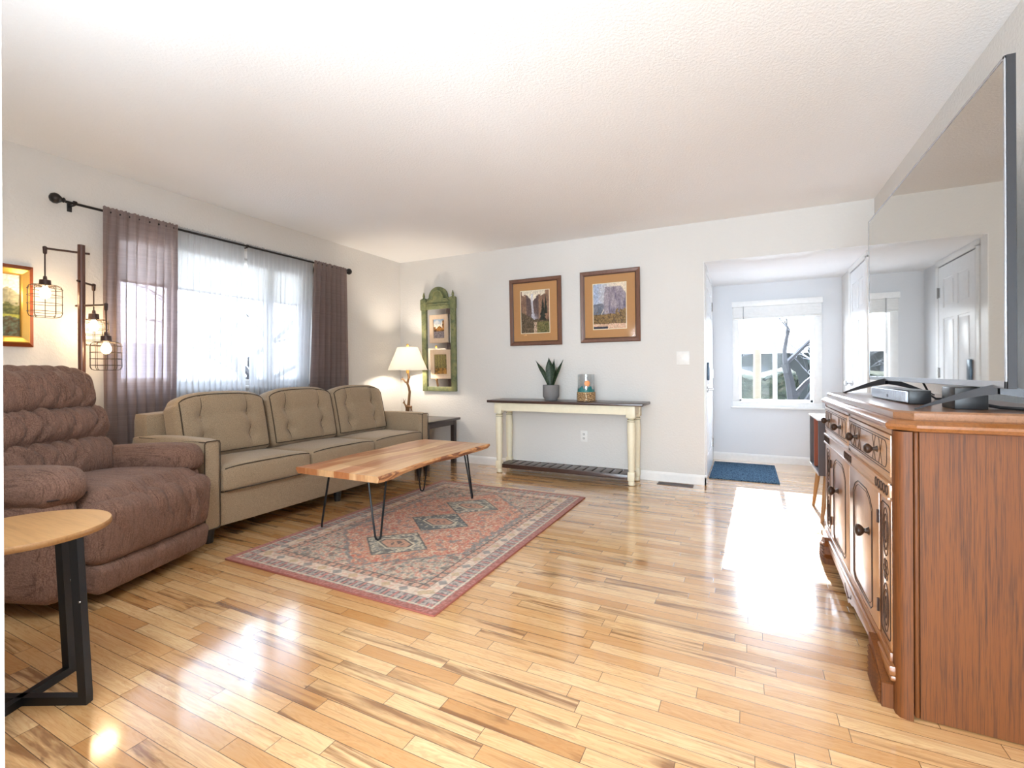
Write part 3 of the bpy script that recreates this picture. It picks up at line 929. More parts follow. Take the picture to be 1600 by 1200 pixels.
for i in range(3):
    yc = AY0+SWD*(i+.5)
    bm = newbm()
    soft_box(bm, (.60, SWD-.006, .155), .028, (.012, .0, .014), 12, Matrix.Translation((-3.225, yc, .385)),
             fn=lambda u, P: Vector((P.x, P.y, P.z+(.018*(1-abs(u[1])**4)*max(0, u[0])*(1 if u[2] > 0 else 0)))))
    a = obj('seat_cushion', bm, M['sofa'], sf)
    bm = newbm()
    for z, dz in ((.316, 0), (.456, .014)):
        tube(bm, [(-2.922-.010*abs(t)**2, yc+t*(SWD/2-.022), z+dz*(1-abs(t)**4)) for t in [j/8-1 for j in range(17)]], .0038, 6)
    obj('welt', bm, M['sofa_welt'], a)
for i in range(3):
    yc = AY0+SWD*(i+.5)+(.0, .0, -.012)[i]
    H_, W_, T_ = (.46, .47, .47)[i], SWD-.005, .19
    xf = Matrix.Translation((-3.495, yc, .445+H_/2)) @ Matrix.Rotation(R(-13), 4, 'Y')
    def tuft(u, P, H_=H_, W_=W_):
        y, z = P.y, P.z
        # crowned top edge with rounded corners
        P.z += (.018*(1-u[1]**2) - .055*abs(u[1])**5)*max(0, u[2])
        if u[0] > 0:
            f = 0
            for by in (-.17, .17):
                wv = .010*math.sin(z*14+by*9)
                f += .020*math.exp(-((y-by-wv*.6)/.022)**2)*(1-.3*abs(u[2]))
                for bz in (.25, -.40):
                    dd2 = ((y-by)/.045)**2+((z-bz*H_/2)/.045)**2
                    f += .034*math.exp(-dd2)
            f += .010*math.exp(-((z-.25*H_/2)/.03)**2)*math.exp(-(y/.2)**2)
            P.x -= f*min(1, (1-abs(u[1]))*6)*min(1, (1-abs(u[2]))*8+.2)
        return P
    bm = newbm(); soft_box(bm, (T_, W_, H_), .055, (.035, 0, .0), 34, xf, tuft)
    a = obj('back_cushion', bm, M['sofa'], sf, angle=60)
    sz_ = (T_, W_, H_)
    def cush(uy, uz, off):
        return xf @ (soft_point(sz_, .055, (.035, 0, 0), (1, uy, uz), tuft)+Vector((off, 0, 0)))
    ay, az = 1-.024/(W_/2), 1-.024/(H_/2)
    bm = newbm(); loop = []
    for q in range(24):
        loop.append((-ay+2*ay*q/24, az))
    for q in range(16):
        loop.append((ay, az-2*az*q/16))
    for q in range(24):
        loop.append((ay-2*ay*q/24, -az))
    for q in range(16):
        loop.append((-ay, -az+2*az*q/16))
    tube(bm, [cush(p, q, .001) for p, q in loop], .0042, 6, closed=True)
    obj('welt', bm, M['sofa_welt'], a)
    for by in (-.17, .17):
        bm = newbm(); tube(bm, [cush((by+.006*math.sin(z_*14+by*9))/(W_/2), z_/(H_/2), .0005) for z_ in [H_/2*(-.86+1.72*q/24) for q in range(25)]], .0024, 5); obj('seam', bm, M['sofa_welt'], a)
        for bz in (.25, -.40):
            bm = newbm(); lathe(bm, [(.002, .008), (.009, .006), (.012, 0), (.009, -.006)], cush(by/(W_/2), bz, .002), 10, 'X')
            obj('button', bm, M['sofa'], a)
for x, y in ((SX1-.07, SY0+.07), (SX1-.07, SY1-.07), (SX0+.08, SY0+.07), (SX0+.08, SY1-.07), (SX1-.09, 2.85)):
    bm = newbm(); lathe(bm, [(.024, 0), (.034, .095)], (x, y, 0), 12); obj('leg', bm, M['dark_plastic'], sf)

# ================================================================== RECLINER (own axes: x forward, y left)
rc = thing('recliner', 'brown chenille recliner armchair beside the sofa, in front of the cage floor lamp', 'armchair', (-3.115, 1.187, 0), R(20))
def wrk(amp, fy_=26, fz_=14, ph=0):
    rs = random.Random(int(ph*100)+5)
    folds = [(rs.uniform(-.27, .27), rs.uniform(-1, 1)*.5, rs.uniform(.6, 1.2), rs.uniform(-.6, .1), rs.uniform(.5, 1.1)) for _ in range(9)]
    def f(u, P):
        s = amp*.35*math.sin(P.y*fy_*2.1+P.z*fz_+ph*2)
        for y0_, sl, am, v0, v1 in folds:          # narrow soft creases
            dy = P.y-y0_-sl*P.z-.012*math.sin(P.z*40+ph)
            env = max(0, min(1, (u[2]-v0+.5)*3, (v1+.5-u[2])*3))
            s -= amp*1.5*am*math.exp(-(dy/.011)**2)*env
            s += amp*.5*am*math.exp(-((dy-.03)/.022)**2)*env
        s *= (1-abs(u[1])**4)
        return Vector((P.x+s if u[0] > 0 else P.x, P.y, P.z+(s*.6 if u[2] > 0 else 0)))
    return f
T4 = lambda x, y, z, ry=0, rz=0: Matrix.Translation((x, y, z)) @ Matrix.Rotation(R(rz), 4, 'Z') @ Matrix.Rotation(R(ry), 4, 'Y')
bm = newbm(); soft_box(bm, (.70, .66, .30), .04, (0, 0, 0), 8, T4(-.02, 0, .22)); obj('base', bm, M['recliner'], rc, local=True)
bm = newbm(); soft_box(bm, (.66, .64, .22), .085, (.01, 0, .035), 44, T4(.11, .035, .40, -2), wrk(.006, 26, 9, .4)); obj('seat', bm, M['recliner'], rc, local=True)
bm = newbm(); soft_box(bm, (.16, .68, .30), .06, (.03, .01, 0), 48, T4(.385, .045, .33, 6), wrk(.008, 30, 5, 1.7)); obj('footrest', bm, M['recliner'], rc, local=True)
bm = newbm(); soft_box(bm, (.13, .66, .14), .035, (.012, 0, 0), 20, T4(.385, .045, .125, 10), wrk(.005, 30, 5, .2)); obj('skirt', bm, M['recliner'], rc, local=True)
for nm, z, x, h_, w_, t_, ry, ph, pf in (('lumbar_pillow', .585, -.155, .26, .62, .22, -16, .3, .03), ('back_pillow', .765, -.215, .23, .64, .24, -18, 1.4, .035), ('headrest', .945, -.285, .27, .58, .26, -14, 2.6, .04)):
    bm = newbm(); soft_box(bm, (t_, w_, h_), .095, (pf, .01, .02), 60, T4(x, 0, z, ry), wrk(.011, 34, 22, ph)); obj(nm, bm, M['recliner'], rc, local=True)
bm = newbm(); soft_box(bm, (.12, .60, .80), .05, (0, 0, 0), 8, T4(-.365, 0, .60, -14)); obj('back_shell', bm, M['recliner'], rc, local=True)
for s in (-1, 1):
    bm = newbm()
    soft_box(bm, (.72, .15, .46), .06, (.02, .012, 0), 16, T4(.0, s*.355, .29)); a = obj('arm', bm, M['recliner'], rc, local=True)
    def pad(u, P, s=s):
        P.z += .020*math.sin(u[0]*1.4)-.03*max(0, u[0])**3*0
        g_ = .004*math.sin(P.x*60+P.y*20)*(max(0, abs(u[0])-.35))
        P.y += g_; P.z += g_
        return P
    bm = newbm(); soft_box(bm, (.74, .205, .175), .08, (.015, .008, .012), 26, T4(.015, s*.345, .545, 1), pad); obj('arm_pad', bm, M['recliner'], a, local=True)
    bm = newbm(); tube(bm, [(.35+.03*math.cos(t), s*.345+.085*math.sin(t), .52+.10*0) for t in [R(q) for q in range(-80, 81, 20)]], .004, 6); obj('seam', bm, M['recl_seam'], a, local=True)
bm = newbm(); soft_box(bm, (.13, .03, .045), .012, (0, 0, 0), 6, T4(.10, -.445, .27, 4)); obj('lever_handle', bm, plain('brown_lever', (92, 52, 34), .4), rc, local=True)
for x, y in ((.28, .28), (.28, -.28), (-.28, .28), (-.28, -.28)):
    bm = newbm(); lathe(bm, [(.03, 0), (.03, .075)], (x, y, 0), 12); obj('foot', bm, M['dark_plastic'], rc, local=True)

# ================================================================== FLOOR LAMP
PX, PY = -3.70, 1.44
def sc_(p):                               # placed along its sight line, a little nearer the wall than first measured
    return (p[0]*1.041, p[1]*1.041, HC+(p[2]-HC)*1.041)
fl = thing('floor_lamp', 'tall floor lamp with three wire cage shades behind the brown recliner', 'lamp', (PX, PY, 0))
bm = newbm(); lathe(bm, [(.13, 0), (.13, .018), (.02, .026), (.014, .03)], (PX, PY, 0), 28); obj('base', bm, M['brown_metal'], fl)
bm = newbm(); tube(bm, [(PX, PY, .02), (PX, PY, HC+.7737*1.041)], .0185, 14); obj('pole', bm, M['lamp_wood'], fl)
for (x, y, za, zs, z0, z1) in ((-3.604, 1.237, 1.78, 1.60, 1.385, 1.566), (-3.40, 1.438, 1.465, 1.285, 1.079, 1.243), (-3.638, 1.476, 1.607, 1.433, 1.235, 1.394)):
    X_, Y_, ZA = sc_((x, y, za)); ZS = sc_((x, y, zs))[2]; Z0 = sc_((x, y, z0))[2]; Z1 = sc_((x, y, z1))[2]
    bm = newbm(); tube(bm, [(PX, PY, ZA), (X_, Y_, ZA)], .0065, 8)
    d_ = (Vector((X_, Y_, 0))-Vector((PX, PY, 0))).normalized()
    tube(bm, [(PX-d_.x*.04, PY-d_.y*.04, ZA), (PX, PY, ZA)], .0065, 8)
    a = obj('arm', bm, M['brown_metal'], fl)
    bm = newbm(); lathe(bm, [(.006, .012), (.011, .008), (.009, -.03), (.005, -.035)], (X_, Y_, ZA), 10); tube(bm, [(X_, Y_, ZA), (X_, Y_, ZS)], .0038, 6); obj('cord', bm, M['brown_metal'], a)
    bm = newbm(); lathe(bm, [(.008, .02), (.01, 0), (.026, -.003), (.028, -.035), (.020, -.04)], (X_, Y_, ZS), 18); obj('socket', bm, M['brown_metal'], a)
    rr = .078; bm = newbm(); rd = .02
    prof = [(rr*.28, Z1), (rr-rd, Z1), (rr-rd*.3, Z1-rd*.3), (rr, Z1-rd), (rr, Z0+rd), (rr-rd*.3, Z0+rd*.3), (rr-rd, Z0)]
    for q in range(10):
        an = 2*math.pi*q/10+.3
        tube(bm, [(X_+r_*math.cos(an), Y_+r_*math.sin(an), z_) for r_, z_ in prof], .0017, 5)
    for z_, r_ in ((Z1, rr-rd), (Z1-.022, rr), (Z1-.062, rr), ((Z0+Z1)/2-.016, rr), (Z0+.030, rr), (Z0, rr-rd), (Z1, rr*.3)):
        tube(bm, [(X_+r_*math.cos(t), Y_+r_*math.sin(t), z_) for t in [2*math.pi*j/24 for j in range(24)]], .0017, 5, closed=True)
    obj('cage_shade', bm, M['wire'], a)
    bm = newbm(); lathe(bm, [(.010, 0), (.017, -.012), (.024, -.03), (.026, -.046), (.021, -.062), (.008, -.071)], (X_, Y_, ZS-.042), 16)
    obj('bulb', bm, M['bulb'], a)
    lp = lamp('cage_bulb_light', 'POINT', (X_, Y_, ZS-.085), (0, 0, -1), 4.5, (1, .70, .40)); lp.data.shadow_soft_size = .035

# ================================================================== CURTAINS
rd = thing('curtain_rod', 'black metal curtain rod with round finials above the picture window', 'curtain rod', (-3.83, 2.56, 2.145))
RZ = 2.148
bm = newbm(); tube(bm, [(-3.83, 1.41, RZ-.006), (-3.83, 3.73, RZ+.004)], .0085, 10); obj('rod', bm, M['rod_metal'], rd)
for y, s in ((1.41, -1), (3.73, 1)):
    bm = newbm(); lathe(bm, [(.012, 0), (.017, s*.006), (.012, s*.014), (.020, s*.022), (.031, s*.036), (.033, s*.052), (.024, s*.068), (.008, s*.076)], (-3.83, y, RZ), 18, 'Y'); obj('finial', bm, M['rod_metal'], rd)
for y in (1.46, 2.62, 3.69):
    bm = newbm(); tube(bm, [(XL+.002, y, RZ-.01), (-3.85, y, RZ-.014), (-3.83, y, RZ-.012)], .006, 8); box(bm, XL, XL+.008, y-.012, y+.012, RZ-.045, RZ+.02, .002); lathe(bm, [(.012, -.008), (.012, .008)], (-3.83, y, RZ), 12, 'Y'); obj('bracket', bm, M['rod_metal'], rd)


def curtain(name, y0, y1, b0, b1, zb, nf, amp, m, label, cat, grp, x=-3.83, seed=1, ztop=2.172, mid=None):
    rs = random.Random(seed)
    bm = newbm(); ny_, nz_ = nf*10, 46
    phs = [rs.uniform(-.5, .5) for _ in range(nf+3)]; am = [rs.uniform(.55, 1.2) for _ in range(nf+3)]
    g = []
    for j in range(nz_+1):
        t = j/nz_; z = ztop+(zb-ztop)*t
        row = []
        sp_ = min(1, t*1.2)
        for i in range(ny_+1):
            s = i/ny_
            a0 = y0+(b0-y0)*sp_**.8; a1 = y1+(b1-y1)*sp_**.8
            if mid:
                a0 += mid[0]*math.sin(math.pi*min(1, t*1.1)); a1 += mid[1]*math.sin(math.pi*min(1, t*1.1))
            f = s*nf; kf = int(min(f, nf-1e-6))
            A = am[kf]*(1-(f-kf))+am[kf+1]*(f-kf)
            ph = 2*math.pi*f+phs[kf]*(1-(f-kf))+phs[kf+1]*(f-kf)+.5*math.sin(t*2.4+kf)
            y = a0+(a1-a0)*s+.10*(a1-a0)/nf*math.sin(ph*1.0+1.2)*min(1, t*5)
            dep = amp*A*math.sin(ph)*(.30+.7*min(1, t*4))
            fine = .0045*math.sin(ph*3.1+1)*max(0, 1-t*7)
            # pocket wraps around the rod
            if abs(z-RZ) < .02:
                dep *= .6
            row.append(bm.verts.new((x+dep+fine, y, z+(.004*math.sin(ph*2.3) if j == 0 else 0))))
        g.append(row)
    for j in range(nz_):
        for i in range(ny_):
            bm.faces.new((g[j][i], g[j][i+1], g[j+1][i+1], g[j+1][i]))
    o = obj(name, bm, m, angle=180)
    tag(o, label, cat, grp)
    return o


curtain('curtain', 1.60, 2.06, 1.60, 2.03, .05, 8, .026, M['curtain'], 'grey mauve curtain panel at the left end of the picture window', 'curtain', 'grey mauve curtains', seed=3, x=-3.815, mid=(-.01, .0))
curtain('curtain', 3.31, 3.735, 3.21, 3.745, .05, 7, .030, M['curtain'], 'grey mauve curtain panel at the right end of the picture window', 'curtain', 'grey mauve curtains', seed=9, x=-3.815)
curtain('sheer_curtain', 2.05, 2.60, 2.02, 2.60, .30, 13, .013, M['sheer'], 'white sheer panel hanging left of the rod bracket', 'curtain', 'white sheers', seed=5, x=-3.842)
curtain('sheer_curtain', 2.625, 3.32, 2.63, 3.24, .30, 15, .013, M['sheer'], 'white sheer panel hanging right of the rod bracket', 'curtain', 'white sheers', seed=6, x=-3.845)

# ================================================================== PAINTING (left wall)
def land_fn(kind, sd):
    def f(U, V):
        n = fbm(U, V, 9, sd, 4); n2 = vnoise(U, V, 46, sd+3); n3 = vnoise(U, V, 24, sd+5)
        if kind == 'peak':                  # grey mountain, meadow, stream
            sky = blend(L3(236, 226, 200)[None], L3(206, 214, 206)[None], V)
            c = sky
            hr = .80-.9*np.abs(U-.86)**1.0*.9
            mt = V < hr+.05*(n-.5)
            c = np.where(mt[:, None], blend(L3(110, 112, 96)[None], L3(176, 170, 140)[None], n*1.2-.1), c)
            tr_ = V < .47+.10*n3
            c = np.where(tr_[:, None], blend(L3(62, 74, 48)[None], L3(116, 116, 76)[None], n2), c)
            md = V < .36
            c = np.where(md[:, None], blend(L3(176, 172, 84)[None], L3(120, 132, 66)[None], n), c)
            st = (V < .27+.05*np.sin(U*9))
            c = np.where(st[:, None], blend(L3(104, 120, 104)[None], L3(88, 74, 54)[None], n2*1.2), c)
        elif kind == 'fall':                # waterfall between cliffs
            c = blend(L3(116, 88, 74)[None], L3(164, 128, 104)[None], n*1.3-.1)
            c = blend(c, L3(74, 70, 78)[None], (np.abs(U-.42) < .22)*.65)
            sky = (V > .90-.16*np.exp(-((U-.42)/.12)**2)+.05*(n3-.5)-.0*U) & (np.abs(U-.45) < .42)
            c = np.where(sky[:, None], L3(232, 218, 196)[None], c)
            wf = (np.abs(U-.42-.02*np.sin(V*6)) < .035+.02*(V < .45)) & (V > .28) & (V < .93)
            c = blend(c, L3(206, 204, 212)[None], wf*.85)
            mist = np.exp(-(((U-.47)/.10)**2+((V-.34)/.07)**2)); c = blend(c, L3(186, 182, 194)[None], mist*.8)
            dn = (V < .50-.45*U+.05*n3) | (V < .30*(U > .5)+.02)
            c = np.where(dn[:, None], blend(L3(62, 58, 46)[None], L3(128, 106, 84)[None], n2), c)
            st = (np.abs(U-.52) < .07) & (V < .26); c = blend(c, L3(214, 184, 158)[None], st*(n2 > .3)*.9)
            for tx, w_, y0, y1 in ((.78, .13, .30, .84), (.88, .08, .45, .9)):
                tt = (np.abs(U-tx) < w_*(y1-V)/(y1-y0)*(.55+.6*n2)) & (V < y1) & (V > y0)
                c = np.where(tt[:, None], L3(48, 50, 44)[None]*(.7+.8*n3[:, None]), c)
            gr = (V < .26) & (U > .56); c = np.where(gr[:, None], blend(L3(78, 84, 52)[None], L3(142, 128, 82)[None], n2), c)
        elif kind == 'cliff':               # violet-grey monolith, meadow
            c = blend(L3(232, 214, 190)[None], L3(172, 182, 204)[None], (.55-U)*1.6+n*.5)
            cl = (U > .36+.10*(V < .82)*(.9-V)*-1.0) & (V < .93-.5*np.maximum(0, U-.84)*2) & (V > .2)
            c = np.where(cl[:, None], blend(L3(112, 102, 120)[None], L3(178, 164, 168)[None], fbm(U, V*.35, 16, sd, 4)*1.6-.35), c)
            lf = (U < .34) & (V < .55-.25*np.abs(U-.2)+.05*n3); c = np.where(lf[:, None], blend(L3(92, 98, 114)[None], L3(140, 138, 144)[None], n), c)
            rd_ = (np.abs(V-.15-1.2*(U-.1)) < .02) & (U < .34) & (V < .6); c = blend(c, L3(226, 210, 190)[None], rd_*.8)
            fr = V < .30+.10*n3+.12*np.exp(-((U-.74)/.05)**2)*n2+.08*(U > .8)
            c = np.where(fr[:, None], blend(L3(74, 58, 44)[None], L3(158, 124, 74)[None], n2*1.1), c)
            gd = V < .10+.02*n3; c = np.where(gd[:, None], blend(L3(208, 158, 126)[None], L3(226, 196, 168)[None], n2), c)
            dk_ = (V < .05) & (U < .45); c = np.where(dk_[:, None], L3(70, 66, 76)[None], c)
        elif kind == 'valley':
            c = blend(L3(236, 230, 214)[None], L3(120, 150, 182)[None], (V-.7)*3+n-.4)
            s_ = (V < .62+.35*np.maximum(0, U-.72)*3) & (V > .3); c = np.where(((V < .66-.5*np.abs(U-.55)) | (U > .78+.1*n3) & (V < .95) | (U < .2) & (V < .6))[:, None], blend(L3(58, 44, 34)[None], L3(204, 142, 70)[None], fbm(U, V, 10, sd+1)*1.7-.5), c)
            c = np.where((V < .34+.04*n3)[:, None], blend(L3(52, 48, 58)[None], L3(168, 158, 160)[None], n2), c)
        else:
            c = blend(L3(52, 58, 36)[None], L3(164, 146, 84)[None], n2*.9)
            tr_ = (np.abs(np.sin(U*13+.6*n)) < .22) & (V > .35); c = blend(c, L3(48, 36, 26)[None], tr_*.7)
            c = np.where((V < .30)[:, None], blend(L3(44, 44, 30)[None], L3(196, 142, 72)[None], n*1.6-.4), c)
        c = c*(.72+.56*vnoise(U, V, 62, sd+9))[:, None]*(.85+.3*vnoise(U, V, 30, sd+13))[:, None]
        return np.clip(c, 0, 1)
    return f


def on_wall(name, parts_loc, rot, label, cat, group=None):
    o = bpy.data.objects.new(name, None); COL.objects.link(o); o.location = parts_loc; o.rotation_euler = rot
    MW[o] = Matrix.Translation(Vector(parts_loc)) @ Euler(rot).to_matrix().to_4x4()
    return tag(o, label, cat, group)


# local frame of a picture: x right, z up, front towards -y, back at y=0
pt = on_wall('framed_painting', (XL+.004, 1.03, 1.465), (0, 0, R(90)), 'gilt framed mountain painting on the left wall by the cage lamp', 'painting')
bm = newbm(); frame_profile(bm, .50, .485, [(0, 0), (0, -.018), (.006, -.022), (.022, -.034), (.022, 0)]); obj('outer_frame', bm, M['frame_brown'], pt, local=True, smooth=False)
bm = newbm(); frame_profile(bm, .458, .443, [(0, 0), (0, -.036), (.006, -.042), (.030, -.030), (.036, -.030), (.040, -.022), (.040, 0)]); obj('gilt_frame', bm, M['gold'], pt, local=True, smooth=False)
mw = MW[pt]
painted('canvas', .38, .365, 70, 66, land_fn('peak', 11), M['print'], pt, lambda x, y: mw @ Vector((x-.19, -.018, y-.1825)))

# ================================================================== FRAMED PRINTS (far wall)
def print_pic(cx, cz, w, h, kind, sd, label, lean=2.0):
    p = on_wall('framed_print', (cx, YF-.003, cz-h/2), (R(lean), 0, 0), label, 'picture', 'framed prints on the far wall')
    mw = MW[p]
    C_ = Matrix.Translation((0, 0, h/2))
    bm = newbm(); frame_profile(bm, w, h, [(0, 0), (0, -.016), (.008, -.024), (.034, -.020), (.040, -.016), (.040, 0)]); bmesh.ops.transform(bm, matrix=C_, verts=bm.verts)
    obj('frame', bm, M['pic_wood'], p, local=True, smooth=False)
    bm = newbm(); frame_profile(bm, w-.080, h-.080, [(0, 0), (0, -.017), (.007, -.015), (.007, 0)]); bmesh.ops.transform(bm, matrix=C_, verts=bm.verts)
    obj('frame_lip', bm, M['pic_lip'], p, local=True, smooth=False)
    bm = newbm(); box(bm, -w/2+.045, w/2-.045, -.009, -.006, .045, h-.045); obj('mat_board', bm, M['mat_tan'], p, local=True, smooth=False)
    pw, ph = w*.545, h*.625
    bm = newbm(); box(bm, -pw/2-.007, pw/2+.007, -.0100, -.0085, h/2-ph/2-.007, h/2+ph/2+.007); obj('mat_bevel', bm, M['mat_white'], p, local=True, smooth=False)
    painted('print', pw, ph, 100, 130, land_fn(kind, sd), M['print'], p, lambda x, y: mw @ Vector((x-pw/2, -.0108, y+h/2-ph/2)))
    bm = newbm(); box(bm, -w/2+.046, w/2-.046, -.0135, -.0125, .046, h-.046); obj('glass', bm, M['pic_glass'], p, local=True, smooth=False)
    bm = newbm(); box(bm, -w/2+.01, w/2-.01, -.004, -.001, .01, h-.01); obj('backing', bm, M['slot'], p, local=True, smooth=False)
    return p


print_pic(-2.046, 1.709, .608, .727, 'fall', 21, 'framed waterfall print in a tan mat above the snake plant')
print_pic(-1.230, 1.716, .608, .724, 'cliff', 33, 'framed print of a violet cliff in a tan mat nearest the light switch')

# ================================================================== GREEN MIRROR
mx, mz0 = -3.298, .832
mr = on_wall('wall_mirror', (mx, YF-.004, mz0), (R(1.2), 0, 0), 'tall green distressed mirror with arched crest on the far wall', 'mirror')
mwm = MW[mr]
w2 = .243
bm = newbm()
box(bm, -w2, -w2+.068, -.035, 0, 0, 1.12, .006); box(bm, w2-.068, w2, -.035, 0, 0, 1.12, .006)
box(bm, -w2+.068, w2-.068, -.030, 0, 0, .055, .005); box(bm, -w2+.06, w2-.06, -.032, 0, .985, 1.035, .005)
box(bm, -w2-.008, -w2+.074, -.042, 0, .98, 1.11, .004); box(bm, w2-.074, w2+.008, -.042, 0, .98, 1.11, .004)
obj('frame', bm, M['green'], mr, local=True)
bm = newbm()
out = [(-w2+.07, 1.03), (w2-.07, 1.03), (w2-.07, 1.09), (w2-.09, 1.115)]
for i in range(13):
    a = math.pi*i/12
    out.append((.135*math.cos(a), 1.125+.125*math.sin(a)))
out += [(-w2+.09, 1.115), (-w2+.07, 1.09)]
prism(bm, out, 'Y', -.026, 0)
obj('crest', bm, M['green'], mr, local=True, smooth=False)
bm = newbm(); tube(bm, [(-.17, -.030, 1.06), (-.13, -.030, 1.10), (-.085, -.030, 1.105), (-.07, -.030, 1.15), (-.045, -.030, 1.19), (0, -.030, 1.205), (.045, -.030, 1.19), (.07, -.030, 1.15), (.085, -.030, 1.105), (.13, -.030, 1.10), (.17, -.030, 1.06)], .009, 8)
tube(bm, [(-.17, -.030, 1.045), (.17, -.030, 1.045)], .007, 8)
obj('crest_molding', bm, M['green'], mr, local=True)
for s in (-1, 1):
    bm = newbm(); lathe(bm, [(.016, 0), (.020, .012), (.010, .02), (.016, .035), (.012, .055), (.003, .085)], (s*(w2-.034), -.02, 1.11), 12); obj('finial', bm, M['green'], mr, local=True)
bm = newbm(); box(bm, -w2+.06, w2-.06, -.014, -.010, .05, .99); obj('mirror_glass', bm, M['mirror'], mr, local=True, smooth=False)
for zc, kind, sd, lab, w_, h_, dx in ((1.579, 'valley', 41, 'small pale framed valley picture hung on the upper part of the green mirror', .262, .335, .016), (1.155, 'grove', 52, 'small pale framed forest picture hung on the lower part of the green mirror', .285, .345, .032)):
    q = on_wall('small_framed_picture', (mx+dx, YF-.022-(zc-mz0)*.021, zc-h_/2), (R(2.2), 0, 0), lab, 'picture', 'small pictures hung on the mirror')
    mq = MW[q]; C_ = Matrix.Translation((0, 0, h_/2))
    bm = newbm(); frame_profile(bm, w_, h_, [(0, 0), (0, -.02), (.005, -.024), (.052, -.020), (.056, -.012), (.056, 0)]); bmesh.ops.transform(bm, matrix=C_, verts=bm.verts); obj('frame', bm, M['pale_wood'], q, local=True, smooth=False)
    bm = newbm(); box(bm, -w_/2+.01, w_/2-.01, -.006, -.001, .01, h_-.01); obj('backing', bm, M['slot'], q, local=True, smooth=False)
    pw, ph = w_-.112, h_-.112
    painted('print', pw, ph, 50, 64, land_fn(kind, sd), M['print'], q, lambda x, y: mq @ Vector((x-pw/2, -.011, y+h_/2-ph/2)))

# ================================================================== CONSOLE TABLE
cn = thing('console_table', 'cream console table with dark top and slatted shelf against the far wall', 'table', (-1.64, 4.51, 0))
bm = newbm(); box(bm, -2.45, -.835, 4.33, 4.695, .738, .765, .006); obj('tabletop', bm, M['dark_wood'], cn)
bm = newbm(); box(bm, -2.30, -.99, 4.368, 4.386, .655, .738); box(bm, -2.30, -.99, 4.64, 4.658, .655, .738)
box(bm, -2.368, -2.35, 4.43, 4.60, .655, .738); box(bm, -.94, -.922, 4.43, 4.60, .655, .738); obj('apron', bm, M['cream'], cn)
for x in (-2.335, -.955):
    for y in (4.395, 4.63):
        bm = newbm(); box(bm, x-.040, x+.040, y-.036, y+.036, .628, .738, .003)
        lathe(bm, [(.026, .628), (.030, .622), (.024, .614), (.036, .606), (.038, .598), (.030, .590), (.034, .584), (.0385, .50), (.030, .16), (.027, .13), (.027, .128)], (x, y, 0), 20)
        box(bm, x-.031, x+.031, y-.031, y+.031, .045, .128, .006); lathe(bm, [(.020, 0), (.030, .008), (.030, .03), (.024, .046)], (x, y, 0), 20)
        lg = obj('leg', bm, M['cream'], cn)
        bm = newbm()
        for z in (.594, .611):
            tube(bm, [(x+.0335*math.cos(t), y+.0335*math.sin(t), z) for t in [2*math.pi*j/20 for j in range(20)]], .002, 5, closed=True)
        obj('worn_ring', bm, M['cream_edge'], lg)
bm = newbm(); box(bm, -2.30, -.99, 4.385, 4.405, .055, .098, .003); box(bm, -2.30, -.99, 4.62, 4.64, .055, .098, .003); box(bm, -2.33, -2.30, 4.425, 4.60, .055, .098, .003); box(bm, -.99, -.96, 4.425, 4.60, .055, .098, .003)
sh = obj('shelf', bm, M['dark_wood'], cn)
bm = newbm()
for i in range(15):
    x = -2.297+i*.0875
    box(bm, x, x+.072, 4.405, 4.62, .076, .097, .002)
obj('slat', bm, M['dark_wood'], sh)

# snake plant
PXc, PYc, PZ = -1.79, 4.50, .765
sp_ = thing('snake_plant', 'snake plant in a small grey concrete pot on the console table', 'plant', (PXc, PYc, PZ))
bm = newbm(); lathe(bm, [(.060, 0), (.066, .006), (.068, .02), (.080, .034), (.084, .05), (.084, .150), (.082, .158), (.074, .158), (.072, .140)], (PXc, PYc, PZ), 32); obj('pot', bm, M['concrete'], sp_)
bm = newbm(); lathe(bm, [(.073, .138), (.04, .142), (.004, .143)], (PXc, PYc, PZ), 20); obj('soil', bm, M['soil'], sp_)
def leaf(dx, dy, h_, w_, az, curl):
    bm = newbm(); n = 14; rows = []
    ca, sa = math.cos(az), math.sin(az)
    for i in range(n+1):
        t = i/n
        wd = w_*(.38+1.0*math.sin(math.pi*min(1, t*.93+.07))**.8*.65)*(1 if t < .62 else max(.02, 1-((t-.62)/.38)**1.6))
        cx = dx*(t**1.35); cy = dy*(t**1.35); z = .14+h_*t
        fold = .010*(1-t*.5)
        row = []
        for s in (-1, -.5, 0, .5, 1):
            ox = ca*wd/2*s - sa*fold*(s*s-.4)*curl; oy = sa*wd/2*s+ca*fold*(s*s-.4)*curl
            row.append(bm.verts.new((PXc+dx*.12+cx+ox, PYc+dy*.12+cy+oy, PZ+z)))
        rows.append(row)
    for a, b in zip(rows, rows[1:]):
        for j in range(4):
            bm.faces.new((a[j], a[j+1], b[j+1], b[j]))
    r = bmesh.ops.solidify(bm, geom=bm.faces[:], thickness=.003)
    obj('leaf', bm, M['leaf'], sp_, angle=80)
leaf(-.15, -.01, .275, .050, .35, 1); leaf(-.012, -.02, .30, .086, .25, -1); leaf(.026, .015, .285, .060, -.2, 1); leaf(.12, .0, .275, .056, -.5, 1); leaf(-.05, .02, .22, .045, .9, 1); leaf(.065, -.01, .20, .05, -.9, -1)

